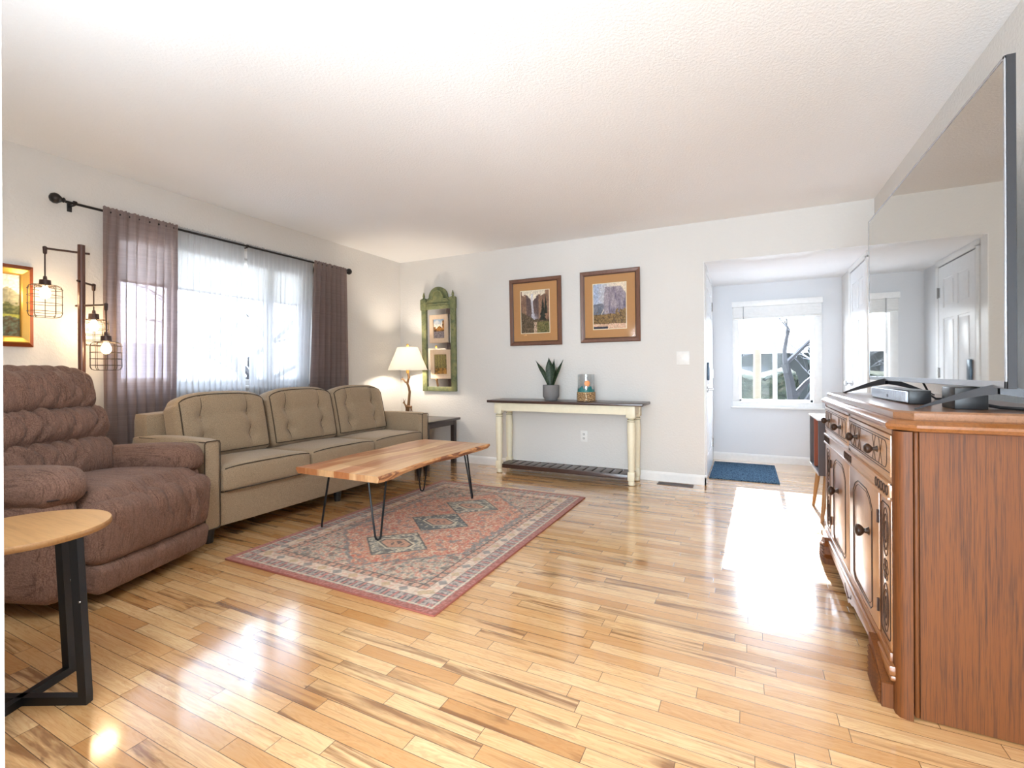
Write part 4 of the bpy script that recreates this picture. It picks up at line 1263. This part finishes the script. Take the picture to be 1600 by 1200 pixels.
# glass candle holder
VX, VY = -1.418, 4.50
gv_ = thing('candle_holder', 'clear glass candle holder with teal and orange design in a woven base on the console', 'candle holder', (VX, VY, PZ))
bm = newbm(); lathe(bm, [(.076, .012), (.082, .016), (.0825, .262), (.079, .265), (.0775, .262), (.077, .02), (.02, .018)], (VX, VY, PZ), 36); obj('glass_cylinder', bm, M['vessel'], gv_)
bm = newbm()
for i in range(9):
    z = .010+i*.0095
    tube(bm, [(VX+.085*math.cos(t), VY+.085*math.sin(t), PZ+z+.003*math.sin(t*14+i*math.pi)) for t in [2*math.pi*j/56 for j in range(56)]], .0055, 6, closed=True)
obj('woven_base', bm, M['woven'], gv_)
bm = newbm(); lathe(bm, [(.078, 0), (.080, .008), (.078, .014)], (VX, VY, PZ), 24); obj('base_disc', bm, M['dark_wood'], gv_)
def curved_patch(bm, fn_top, a0, a1, z0, n=40, r=.0832):
    prev = None
    for i in range(n+1):
        a = a0+(a1-a0)*i/n
        zt = fn_top(a)
        cur = [bm.verts.new((VX+r*math.cos(a), VY+r*math.sin(a), PZ+z)) for z in (z0 if not callable(z0) else z0(a), zt)]
        if prev:
            bm.faces.new((prev[0], cur[0], cur[1], prev[1]))
        prev = cur
bm = newbm(); curved_patch(bm, lambda a: .132+.018*math.sin(a*6)+.008*math.sin(a*17), R(150), R(390), .092); obj('teal_hills', bm, M['teal'], gv_)
ac = math.atan2(-4.5, 1.418)+.12
bm = newbm(); curved_patch(bm, lambda a: .178+math.sqrt(max(0, .028**2-((a-ac)*.083)**2)), ac-.336, ac+.336, lambda a: .178-math.sqrt(max(0, .028**2-((a-ac)*.083)**2)), 24); obj('orange_sun', bm, M['orange'], gv_)

# ================================================================== END TABLE + LAMP
et = thing('end_table', 'dark brown end table in the corner beyond the sofa', 'table', (-3.33, 4.37, 0))
bm = newbm(); box(bm, -3.64, -3.005, 4.05, 4.69, .505, .53, .003); obj('tabletop', bm, M['end_wood'], et)
bm = newbm(); box(bm, -3.60, -3.05, 4.09, 4.105, .45, .505); box(bm, -3.60, -3.05, 4.635, 4.65, .45, .505); box(bm, -3.06, -3.045, 4.10, 4.64, .45, .505); box(bm, -3.605, -3.59, 4.10, 4.64, .45, .505); obj('apron', bm, M['end_wood'], et)
for x in (-3.59, -3.065):
    for y in (4.11, 4.63):
        bm = newbm(); box(bm, x-.025, x+.025, y-.025, y+.025, 0, .505, .002); obj('leg', bm, M['end_wood'], et)
LX, LY = -3.545, 4.40
tl_ = thing('table_lamp', 'bronze branch table lamp with a deer and white shade on the end table', 'lamp', (LX, LY, .53))
bm = newbm(); lathe(bm, [(.105, .53), (.105, .552), (.09, .575), (.03, .60), (.01, .604)], (LX, LY, 0), 28); obj('base', bm, M['bronze'], tl_)
dx_ = Vector((rgt.x, rgt.y, 0))
def lp_(a, z, b=0):
    p = Vector((LX, LY, z))+dx_*a+Vector((fwd.x, fwd.y, 0))*b; return p
bm = newbm(); tube(bm, [lp_(0, .59), lp_(.004, .64), lp_(.010, .70), lp_(.016, .77), lp_(.022, .83), lp_(.012, .885), lp_(-.004, .925), lp_(.004, .97), lp_(.014, 1.00), lp_(.006, 1.04), lp_(0, 1.075)], .015, 10, rad=[.022, .020, .017, .016, .015, .014, .014, .013, .016, .014, .012])
tube(bm, [lp_(-.002, .93), lp_(-.03, .95), lp_(-.048, .975), lp_(-.07, .978), lp_(-.082, .985)], .008, 8, rad=[.012, .010, .009, .007, .004])
tube(bm, [lp_(-.048, .975), lp_(-.062, .995), (lp_(-.058, 1.01))], .005, 6, rad=[.007, .005, .003])
obj('branch_stem', bm, M['bronze'], tl_)
bm = newbm(); lathe(bm, [(.018, 1.05), (.018, 1.10), (.008, 1.10)], (LX, LY, 0), 14); tube(bm, [lp_(0, 1.09), lp_(0, 1.37)], .004, 6); obj('socket', bm, M['gold'], tl_)
bm = newbm(); lathe(bm, [(.228, 1.085), (.118, 1.352), (.116, 1.352), (.226, 1.086)], (LX, LY, 0), 40, cap=False)
bmesh.ops.contextual_create if False else None
obj('lamp_shade', bm, M['shade'], tl_)
bm = newbm(); lathe(bm, [(.005, 1.355), (.010, 1.36), (.014, 1.375), (.012, 1.388), (.003, 1.394)], (LX, LY, 0), 14); obj('finial', bm, M['gold'], tl_)
bm = newbm(); lathe(bm, [(.012, 1.10), (.026, 1.14), (.026, 1.17), (.012, 1.195)], (LX, LY, 0), 14); obj('bulb', bm, M['bulb2'], tl_)
l_ = lamp('table_bulb_light', 'POINT', (LX, LY, 1.215), (0, 0, -1), 20.0, (1, .86, .70)); l_.data.shadow_soft_size = .05
# deer figure, one skinned body
def skin_obj(name, pts, edges, rads, m, parent, sub=1):
    me = bpy.data.meshes.new(name); me.from_pydata([tuple(p) for p in pts], edges, [])
    o = bpy.data.objects.new(name, me); COL.objects.link(o)
    s = o.modifiers.new('skin', 'SKIN'); s.use_smooth_shade = True
    for i, r_ in enumerate(rads):
        me.skin_vertices[0].data[i].radius = (r_, r_)
    me.skin_vertices[0].data[0].use_root = True
    if sub:
        q = o.modifiers.new('sub', 'SUBSURF'); q.levels = sub; q.render_levels = sub
    dg = bpy.context.evaluated_depsgraph_get()
    me2 = bpy.data.meshes.new_from_object(o.evaluated_get(dg)); me2.name = name
    bpy.data.objects.remove(o)
    me2.materials.clear(); me2.materials.append(m)
    for p in me2.polygons:
        p.use_smooth = True
    o = bpy.data.objects.new(name, me2); COL.objects.link(o)
    if parent is not None:
        me2.transform(MW[parent].inverted()); o.parent = parent; MW[o] = MW[parent].copy()
    return o
zb = .602
P_ = [lp_(.045, zb+.058, -.03), lp_(.015, zb+.060, -.03), lp_(-.012, zb+.062, -.03), lp_(-.030, zb+.090, -.03), lp_(-.036, zb+.108, -.03), lp_(-.054, zb+.100, -.03),
      lp_(.048, zb+.03, -.024), lp_(.056, zb+.0, -.024), lp_(.044, zb+.03, -.038), lp_(.040, zb+.0, -.038), lp_(-.008, zb+.03, -.024), lp_(-.008, zb+.0, -.024), lp_(-.014, zb+.03, -.038), lp_(-.018, zb+.0, -.038),
      lp_(-.030, zb+.128, -.026), lp_(-.018, zb+.150, -.026), lp_(-.040, zb+.130, -.036), lp_(-.044, zb+.155, -.036), lp_(.058, zb+.066, -.03)]
E_ = [(0, 1), (1, 2), (2, 3), (3, 4), (4, 5), (0, 6), (6, 7), (0, 8), (8, 9), (2, 10), (10, 11), (2, 12), (12, 13), (4, 14), (14, 15), (4, 16), (16, 17), (0, 18)]
skin_obj('deer_figure', P_, E_, [.013, .014, .013, .009, .008, .004, .006, .004, .006, .004, .006, .004, .006, .004, .003, .0015, .003, .0015, .003], M['bronze'], tl_)

# ================================================================== ROUND SIDE TABLE (foreground)
TX, TY = -2.085, .655
st = thing('side_table', 'small round light oak side table on black metal legs in front of the recliner arm', 'table', (TX, TY, 0))
bm = newbm(); lathe(bm, [(.20, .535), (.218, .537), (.220, .541), (.220, .552), (.217, .556), (.004, .556)], (TX-.015, TY+.010, 0), 64); obj('tabletop', bm, M['side_oak'], st)
feet = [(-1.893, .752), (-2.152, .808)]
feet += [(2*TX-x, 2*TY-y) for x, y in feet]
for i, (x, y) in enumerate(feet):
    bm = newbm(); f_ = Vector((x, y, 0)); c_ = Vector((TX, TY, 0)); rd_ = (f_-c_).normalized(); an = math.atan2(rd_.y, rd_.x); ln = (f_-c_).length
    xf = Matrix.Translation((TX, TY, 0)) @ Matrix.Rotation(an, 4, 'Z')
    hw = .0125
    pr = [(ln, 0), (ln, .026), (ln-.028, .535), (ln-.054, .535), (ln-.026, .026), (0, .026), (0, 0)]
    A = [bm.verts.new(xf @ Vector((a, -hw, b))) for a, b in pr]; B = [bm.verts.new(xf @ Vector((a, hw, b))) for a, b in pr]
    bm.faces.new(A); bm.faces.new(B[::-1])
    for q in range(7):
        bm.faces.new((A[q], B[q], B[(q+1) % 7], A[(q+1) % 7]))
    lg = obj('leg', bm, M['black_metal'], st, smooth=False)
    bm = newbm(); bp = xf @ Vector((ln-.018, -hw, .33)); lathe(bm, [(.0045, -.003), (.003, 0), (.0035, .001)], bp, 8, 'Y'); obj('bolt', bm, M['chrome'], lg)

# ================================================================== SIDEBOARD
FX = .405
sb = thing('sideboard', 'antique carved oak sideboard standing under the television', 'sideboard', (.66, 2.52, 0))
Y0, Y1 = 1.80, 3.25
DP = .90
bm = newbm(); box(bm, FX+.02, DP, Y0+.03, Y1-.03, .13, .872); obj('case', bm, M['sb_wood'], sb, smooth=False)
bm = newbm()
prof = [(0, .868), (-.014, .872), (-.020, .882), (-.020, .890), (-.008, .900), (.0, .903), (.014, .903)]
def slab_ring(prof_, mi):
    rings = []
    for o_, z in prof_:
        pts = []
        c = .045
        for (x, y) in ((FX+c, Y0-.0), (DP, Y0), (DP, Y1), (FX+c, Y1), (FX, Y1-c), (FX, Y0+c)):
            vx = x+(o_ if x < DP else 0) if x != DP else x
            if x == FX+c:
                vx = x
            vy = y+(o_ if y < 2.5 else -o_)
            pts.append(bm.verts.new((vx, vy, z)))
        rings.append(pts)
    for a, b in zip(rings, rings[1:]):
        for j in range(6):
            bm.faces.new((a[j], a[(j+1) % 6], b[(j+1) % 6], b[j]))
    bm.faces.new(rings[0][::-1]); bm.faces.new(rings[-1])
slab_ring(prof, 0); obj('top_molding', bm, M['sb_mold'], sb, angle=30)
bm = newbm(); slab_ring([(.006, .903), (.004, .907), (.004, .924), (.010, .930)], 0); obj('top_board', bm, M['sb_top'], sb, angle=30)
# rounded corner posts + far posts
for yy, s in ((Y0, 1), (Y1, -1)):
    bm = newbm()
    pts = [(FX+.040, yy), (FX+.022, yy), (FX+.008, yy+s*.006), (FX, yy+s*.022), (FX, yy+s*.045), (FX+.040, yy+s*.045)]
    prism(bm, pts, 'Z', .0, .868); obj('corner_post', bm, M['sb_wood'], sb, angle=50)
    bm = newbm(); box(bm, FX+.044, FX+.056, min(yy+s*.004, yy+s*.03), max(yy+s*.004, yy+s*.03), .01, .868, .004)
    box(bm, FX+.060, DP, min(yy+s*.016, yy+s*.035), max(yy+s*.016, yy+s*.035), .004, .868); obj('side_panel', bm, M['sb_wood'], sb, angle=50)
def front(bm, y0_, y1_, z0_, z1_, d=.0, t=.02, bev=.002):
    box(bm, FX-d, FX-d+t, y0_, y1_, z0_, z1_, bev)
def groove(bm, pts, r=.0022, d=.0, closed=False):
    tube(bm, [(FX-d, y, z) for y, z in pts], r, 6, closed=closed)
# horizontal rails
bm = newbm(); front(bm, Y0+.04, Y1-.04, .852, .868, -.001); front(bm, Y0+.04, Y1-.04, .70, .716, -.001)
front(bm, 2.505, 2.545, .70, .868, -.001); obj('front_rail', bm, M['sb_woodY_glare'], sb)
for (a, b) in ((Y0+.048, 2.502), (2.548, Y1-.048)):
    bm = newbm(); front(bm, a, b, .718, .850, .004); dr = obj('drawer', bm, M['sb_woodY_glare'], sb)
    bm = newbm(); c_ = (a+b)/2; hw = (b-a)/2
    groove(bm, [(c_+y, z) for y, z in rrect(-hw+.035, hw-.035, .740, .828, .03)], .0018, .004, True)
    groove(bm, [(a+.004, .836), (b-.004, .836)], .0016, .004); groove(bm, [(a+.004, .732), (b-.004, .732)], .0016, .004)
    for s in (-1, 1):
        ky = c_+s*.165
        for dy in (-.045, .045):
            groove(bm, [(ky+dy-.022, .742), (ky+dy+.022, .826)], .0014, .004); groove(bm, [(ky+dy+.022, .742), (ky+dy-.022, .826)], .0014, .004)
    obj('carved_line', bm, M['sb_groove'], dr)
    for s in (-1, 1):
        ky = c_+s*.165
        bm = newbm(); lathe(bm, [(.012, 0), (.008, -.006), (.006, -.013), (.012, -.018), (.017, -.024), (.017, -.032), (.010, -.038), (.003, -.039)], (FX-.004, ky, .784), 14, 'X'); obj('knob', bm, M['sb_knob'], dr)
# frieze with scalloped groups
bm = newbm(); front(bm, Y0+.046, Y1-.046, .648, .700, .007, .026, .002); front(bm, Y0+.046, Y1-.046, .691, .700, .011, .03, .002); front(bm, Y0+.046, Y1-.046, .646, .655, .012, .03, .002)
fz_ = obj('frieze', bm, M['sb_woodY_glare'], sb)
for c_ in (1.94, 2.52, 3.11):
    bm = newbm()
    for i in range(-2, 3):
        y = c_+i*.034
        groove(bm, [(y+.012*math.cos(t), .674+.016*math.sin(t)) for t in [2*math.pi*j/12 for j in range(12)]], .0022, .0075, True)
    obj('carved_line', bm, M['sb_groove'], fz_)
# doors
for (a, b, s) in ((1.99, 2.485, -1), (2.50, 2.985, 1)):
    bm = newbm(); front(bm, a, b, .172, .644, .006); dr = obj('door', bm, M['sb_front_glare'], sb)
    bm = newbm(); c_ = (a+b)/2
    def arch(h_, dd):
        return [(c_-h_, .215+dd), (c_-h_+.03, .195+dd), (c_+h_-.03, .195+dd), (c_+h_, .215+dd), (c_+h_, .56-dd), (c_+h_*.75, .595-dd), (c_+h_*.45, .612-dd), (c_-h_*.45, .612-dd), (c_-h_*.75, .595-dd), (c_-h_, .56-dd)]
    groove(bm, arch(.165, 0), .0024, .006, True); groove(bm, arch(.150, .012), .0014, .006, True)
    obj('carved_line', bm, M['sb_groove'], dr)
    bm = newbm(); ky = 2.13 if s < 0 else 2.77
    lathe(bm, [(.016, 0), (.010, -.006), (.008, -.014), (.016, -.020), (.022, -.028), (.022, -.036), (.012, -.042), (.003, -.043)], (FX-.006, ky, .465), 14, 'X'); obj('knob', bm, M['sb_knob'], dr)
    for z in (.26, .56):
        bm = newbm(); hy = a-.004 if s < 0 else b+.004
        tube(bm, [(FX-.008, hy, z-.022), (FX-.008, hy, z+.022)], .004, 6); obj('hinge', bm, M['brown_metal'], dr)
# carved end panels
for (a, b) in ((Y0+.05, 1.972), (3.00, Y1-.05)):
    bm = newbm(); front(bm, a, b, .172, .644, .002); cp = obj('carved_panel', bm, M['sb_front_glare'], sb)
    bm = newbm(); c_ = (a+b)/2
    groove(bm, [(c_+y, z) for y, z in rrect(-.055, .055, .195, .622, .02)], .0022, .002, True)
    for zc in (.53, .285):
        for rr_ in ((.034, .078), (.022, .058), (.010, .035)):
            groove(bm, [(c_+rr_[0]*math.cos(t), zc+rr_[1]*math.sin(t)) for t in [2*math.pi*j/20 for j in range(20)]], .0018, .002, True)
    for q in range(6):
        t = q*math.pi/3
        groove(bm, [(c_+.018*math.cos(t)+.012*math.cos(w_), .408+.024*math.sin(t)+.012*math.sin(w_)) for w_ in [2*math.pi*j/8 for j in range(8)]], .0018, .002, True)
    obj('carved_line', bm, M['sb_groove'], cp)
bm = newbm(); front(bm, 1.972, 1.990, .172, .648, .002); front(bm, 2.985, 3.0, .172, .648, .002); front(bm, 2.485, 2.5, .172, .648, .002); obj('stile', bm, M['sb_wood'], sb)
# moulded base rail and scalloped apron
bm = newbm(); front(bm, Y0+.046, Y1-.046, .142, .170, .008, .03, .003); front(bm, Y0+.02, Y1-.02, .112, .142, .016, .04, .005); front(bm, Y0+.02, Y1-.02, .096, .112, .012, .04, .004)
out = [(Y0+.16, .10), (Y0+.18, .085), (Y0+.32, .078), (2.40, .066), (2.44, .052), (2.49, .046), (2.52, .030), (2.55, .046), (2.60, .052), (2.64, .066), (Y1-.32, .078), (Y1-.18, .085), (Y1-.16, .10)]
prism(bm, out, 'X', FX-.008, FX+.02); ap = obj('apron', bm, M['sb_mold'], sb, angle=30)
bm = newbm(); groove(bm, [(2.45, .094), (2.46, .072), (2.50, .064), (2.52, .050), (2.54, .064), (2.58, .072), (2.59, .094)], .002, .008); obj('carved_line', bm, M['sb_groove'], ap)
# ribbed bracket feet
def foot(yc, s, front_=True):
    bm = newbm()
    ya, yb = yc, yc+s*.19
    if front_:                                # scrolled top band sweeping down to the corner
        prof_ = [(yc+s*.02, 0), (yc+s*.02, .075), (yc+s*.07, .100), (yc+s*.12, .135), (yc+s*.19, .150), (yc+s*.20, .135), (yc+s*.185, .10), (yc+s*.19, .06), (yc+s*.17, .03), (yc+s*.17, 0)]
        prism(bm, prof_, 'X', FX-.030, FX+.03)
        f_ = obj('foot', bm, M['sb_wood'], sb, angle=30)
        bm = newbm()
        for i in range(6):
            z = .014+i*.019
            tube(bm, [(FX-.030, yc+s*.03, z*.62), (FX-.033, yc+s*.10, z*.85), (FX-.030, yc+s*.175, z)], .0075, 6)
        obj('rib', bm, M['sb_wood'], f_)
    else:
        box(bm, DP-.06, DP, min(yc+s*.02, yc+s*.10), max(yc+s*.02, yc+s*.10), 0, .13, .004)
        obj('foot', bm, M['sb_wood'], sb)
foot(Y0+.02, 1); foot(Y1-.02, -1); foot(Y0+.02, 1, False); foot(Y1-.02, -1, False)

# ================================================================== TELEVISION
ZT = .930
tv = thing('television', 'large flat screen television standing on the oak sideboard', 'television', (.66, 2.54, ZT))
TX0, TYa, TYb, TZa, TZb = .630, 1.743, 3.338, 1.002, 1.907
bm = newbm()
bz = .009
for a in ((TYa, TYb, TZa, TZa+.02), (TYa, TYb, TZb-bz, TZb), (TYa, TYa+bz, TZa, TZb), (TYb-bz, TYb, TZa, TZb)):
    box(bm, TX0, TX0+.004, a[0], a[1], a[2], a[3], .001, seg=1)
obj('bezel', bm, M['tv_bezel'], tv, smooth=False)
bm = newbm(); box(bm, TX0+.0015, TX0+.0035, TYa+bz, TYb-bz, TZa+.02, TZb-bz); obj('screen', bm, M['screen'], tv, smooth=False)
bm = newbm(); box(bm, TX0+.0041, TX0+.024, TYa-.0005, TYb+.0005, TZa-.0005, TZb+.0005, .001, seg=1); box(bm, TX0+.024, TX0+.065, TYa+.12, TYb-.12, TZa+.03, TZa+.5, .02)
box(bm, TX0+.0205, TX0+.026, TYa+.006, TYb-.006, TZa+.006, TZb-.006)
obj('back_cover', bm, M['tv_body'], tv)
for yc, tips in ((1.83, ((.478, 1.905), (.83, 1.80))), (3.01, ((.487, 3.165), (.83, 3.02)))):
    bm = newbm()
    apx = Vector((TX0+.016, yc, TZa+.012))
    for tx, ty in tips:
        tip = Vector((tx, ty, ZT)); d_ = (tip-apx); sd_ = Vector((-d_.y, d_.x, 0)).normalized()
        rings = []
        for i in range(7):
            t = i/6; c_ = apx+Vector((d_.x, d_.y, 0))*t
            zt = apx.z-(.020*t)-(apx.z-.020-ZT-.004)*max(0, t-.0)**1.25
            hh_ = .026*(1-t)+.004; ww = .020*(1-t*.4)
            rings.append([bm.verts.new(c_+sd_*(a*ww)+Vector((0, 0, zt-c_.z-(b*hh_)))) for a, b in ((-1, 0), (1, 0), (1, 1), (-1, 1))])
        for a, b in zip(rings, rings[1:]):
            for j in range(4):
                bm.faces.new((a[j], a[(j+1) % 4], b[(j+1) % 4], b[j]))
        bm.faces.new(rings[0][::-1]); bm.faces.new(rings[-1])
    obj('foot', bm, M['tv_body'], tv, smooth=False)

sbr = thing('soundbar', 'short grey soundbar lying in front of the television', 'speaker', (.56, 2.45, ZT))
bm = newbm(); box(bm, .527, .592, 2.175, 2.73, ZT, .980, .004); obj('housing', bm, M['dark_plastic'], sbr)
bm = newbm(); box(bm, .5235, .528, 2.182, 2.724, ZT+.006, .976, .001)
for i in range(44):
    y = 2.19+i*.0122
    box(bm, .5222, .5236, y, y+.005, ZT+.008, .974)
obj('front_grille', bm, M['tv_bezel'], sbr, smooth=False)
bm = newbm(); box(bm, .528, .591, 2.18, 2.726, .9797, .9812, .0005, seg=1); obj('top_panel', bm, plain('grey_top_panel', (120, 124, 130), .35), sbr)
bm = newbm(); lathe(bm, [(.006, -.001), (.006, .001)], (.5215, 2.44, ZT+.02), 12, 'X'); obj('badge', bm, M['dark_plastic'], sbr)
o = obj('media_box', (lambda b: (box(b, .585, .665, 1.945, 2.055, ZT, .999, .003), b)[1])(newbm()), M['dark_plastic']); tag(o, 'small black box standing under the near end of the television', 'media box')
bm = newbm(); tube(bm, [(.665, 1.99, .945), (.70, 1.97, .937), (.76, 1.93, .935), (.82, 1.94, .935), (.87, 1.90, .935), (.89, 1.86, .935)], .005, 8); tube(bm, [(.665, 2.02, .94), (.72, 2.0, .9335), (.80, 2.0, .9335), (.885, 1.99, .9335)], .0033, 6)
tag(obj('power_cable', bm, M['dark_plastic']), 'black braided cables behind the small box on the sideboard', 'cable')
bm = newbm(); tube(bm, [(TX0+.05, 2.60, .998), (TX0+.055, 2.58, .975), (TX0+.06, 2.56, .95), (TX0+.08, 2.56, .934), (TX0+.2, 2.58, .934)], .004, 8)
tag(obj('hanging_cable', bm, M['dark_plastic']), 'thin black cable hanging from the television behind the soundbar', 'cable')

# ================================================================== ENTRY STAND
es = thing('entry_stand', 'dark open cabinet with a white top on splayed wooden legs beyond the sideboard', 'cabinet', (.66, 4.12, 0))
a, b, z0_, z1_ = 3.875, 4.37, .325, .718
bm = newbm(); box(bm, .445, .89, a, a+.018, z0_, z1_-.012); box(bm, .445, .89, b-.018, b, z0_, z1_-.012); box(bm, .445, .89, a+.018, b-.018, z0_, z0_+.018); box(bm, .872, .89, a+.018, b-.018, z0_+.018, z1_-.012)
obj('cabinet_box', bm, M['stand_out'], es, smooth=False)
bm = newbm(); box(bm, .450, .870, a+.0185, b-.0185, z0_+.0185, z0_+.021); box(bm, .868, .8715, a+.0185, b-.0185, z0_+.02, z1_-.013); obj('lining', bm, M['stand_in'], es, smooth=False)
bm = newbm(); box(bm, .45, .87, 4.155, 4.170, z0_+.021, z1_-.012); obj('divider', bm, M['frame_brown'], es, smooth=False)
bm = newbm(); box(bm, .438, .895, a-.004, b+.004, z1_-.012, z1_, .003); obj('top', bm, M['stand_top'], es)
bm = newbm(); box(bm, .443, .4452, a, b, z0_, z0_+.016); obj('front_edge', bm, M['stand_top'], es, smooth=False)
for x, y, sx, sy in ((.50, a+.06, -1, -1), (.50, b-.06, -1, 1), (.83, a+.06, 1, -1), (.83, b-.06, 1, 1)):
    bm = newbm(); tube(bm, [(x, y, z0_), (x+sx*.035, y+sy*.05*1.0-sy*.0, 0)], .016, 12, rad=[.019, .010]); obj('leg', bm, M['stand_leg'], es)
tag(obj('small_white_box', (lambda b_: (box(b_, .60, .70, 4.06, 4.20, .718, .80, .006), b_)[1])(newbm()), M['white_plastic']), 'small white box on top of the entry cabinet', 'box')

# ================================================================== OUTSIDE
k = NT('winter_ground'); g = k.geo()
f = k.noise(g, .6, 4, .6); c = k.mix(k.fr(f, .4, .6), lin(206, 204, 200), lin(238, 240, 244))
M['ground'] = k.shade(k.bsdf(c, .9))
bm = newbm(); box(bm, -40, -4.05, -20, 40, -.7, -.5); box(bm, -4.05, 25, 6.4, 40, -.7, -.5); o = obj('ground', bm, M['ground'], smooth=False); o['kind'] = 'structure'
# hedge behind the entry window
k = NT('winter_hedge'); g = k.geo(); f = k.noise(g, 7, 4, .7)
M['hedge'] = k.shade(k.bsdf(k.ramp(f, [(.3, lin(30, 38, 30)), (.5, lin(52, 60, 46)), (.62, lin(72, 70, 54)), (.75, lin(104, 106, 104))]), .9, k.bump(f, 1, .05)))
def blobby(bm, x0, x1, y0, y1, z0, z1, n=22, seed=1, amp=.12):
    rs = random.Random(seed)
    def fn(u, P):
        q = amp*(math.sin(P.x*3.1+seed)+math.sin(P.x*7.3+P.z*5)+math.sin(P.z*6+P.y*4+seed))/3+rs.uniform(-amp, amp)*.5
        return P*(1)+Vector((q*.3, q, q))
    soft_box(bm, (x1-x0, y1-y0, z1-z0), .15, (0, 0, 0), n, Matrix.Translation(((x0+x1)/2, (y0+y1)/2, (z0+z1)/2)), fn)
bm = newbm(); blobby(bm, -2.5, 1.1, 12.9, 13.8, -.5, 1.0, 34, 2)
tag(obj('hedge', bm, M['hedge'], angle=180), 'low grey green hedge outside the entry window', 'hedge')
bm = newbm(); blobby(bm, 1.4, 3.6, 13.2, 14.2, -.5, 1.75, 26, 5, .2)
tag(obj('evergreen_bush', bm, plain('dark_evergreen', (50, 62, 58), .9), angle=180), 'dark evergreen bush at the right of the entry window view', 'bush')
# neighbour building beyond
nb = thing('house', 'low grey brown house behind the trees outside the entry window', 'building', (1.0, 18, -.5))
bm = newbm(); box(bm, -7, 9, 17, 22, -.5, 1.6); obj('wall', bm, plain('weathered_siding', (66, 68, 66), .8), nb, smooth=False)
bm = newbm(); prism(bm, [(16.6, 1.6), (19.5, 2.45), (22.4, 1.6)], 'X', -7.3, 9.3); obj('roof', bm, plain('grey_roof', (120, 116, 110), .8), nb, smooth=False)
for x in (-3.2, -.4, 2.4):
    bm = newbm(); box(bm, x, x+1.0, 16.97, 17.0, .3, 1.2); obj('window', bm, plain('dark_glass', (70, 76, 82), .2), nb, smooth=False)
bm = newbm(); tube(bm, [(.15, 9.0, -.5), (.165, 9.0, 1.42)], .062, 10); tag(obj('wooden_post', bm, plain('tan_post', (96, 86, 68), .8)), 'tan wooden post standing in front of the hedge outside', 'post')


def tree(name, base, segs, label, m, seed, lmax=4, spread=.7, h=1.6, r=.12, zlimit=None, grp=None):
    rs = random.Random(seed)
    bm = newbm()
    def grow(p, d, ln, rr, lv):
        n = 5; pts = [p.copy()]; rad = [rr]
        q = p.copy(); dd = d.copy()
        for i in range(n):
            dd = (dd+Vector((rs.uniform(-1, 1), rs.uniform(-1, 1), rs.uniform(-.6, .8)))*.13).normalized()
            q = q+dd*(ln/n); pts.append(q.copy()); rad.append(rr*(1-.45*(i+1)/n))
        tube(bm, pts, rr, 6 if lv < 2 else 4, rad=rad)
        if lv >= lmax:
            return
        for i in range(segs if lv else segs+1):
            t = rs.choice(range(2, n+1)); a = rs.uniform(0, 2*math.pi)
            nd = (dd*.6+Vector((math.cos(a), math.sin(a), rs.uniform(-.1, .8)))*spread).normalized()
            if zlimit and pts[t].z > zlimit:
                nd.z = abs(nd.z)*.2
            grow(pts[t], nd, ln*rs.uniform(.55, .8), rad[t]*.6, lv+1)
    grow(Vector(base), Vector((0, 0, 1)), h, r, 0)
    return tag(obj(name, bm, m), label, 'tree', grp)


k = NT('snowy_bark'); v = k.geo(); nrm = k.sep(k.n('ShaderNodeNewGeometry').outputs['Normal'])
M['snow_bark'] = k.shade(k.bsdf(k.mix(k.fr(nrm[2], .25, .6), lin(48, 48, 50), lin(176, 178, 184)), .9))
tree('bare_tree', (.86, 10.3, -.5), 4, 'bare snowy tree close behind the right pane of the entry window', M['snow_bark'], 12, 4, .8, 1.7, .13)
tree('young_tree', (-1.0, 15.0, -.5), 4, 'thin bare tree at the left of the entry window view', M['snow_bark'], 31, 4, .8, 1.4, .06)
tree('street_tree', (-9.0, 6.2, -.5), 4, 'bare tree faintly seen through the sheer curtains', M['snow_bark'], 8, 4, .8, 1.9, .16)
hs = thing('house', 'pale house with a snowy roof seen through the sheer curtains', 'building', (-17, 9, -.5))
bm = newbm(); box(bm, -21, -15.5, 3, 16, -.5, .95); obj('wall', bm, plain('pale_siding', (206, 200, 190), .8), hs, smooth=False)
bm = newbm(); prism(bm, [(-21.5, .95), (-18.2, 2.1), (-15.0, .95)], 'Y', 2.6, 16.4); obj('roof', bm, plain('snowy_roof', (226, 228, 234), .8), hs, smooth=False)
for y in (5.2, 8.4, 11.6):
    bm = newbm(); box(bm, -15.5, -15.46, y, y+1.4, -.05, .7); obj('window', bm, plain('far_window', (130, 138, 148), .2), hs, smooth=False)
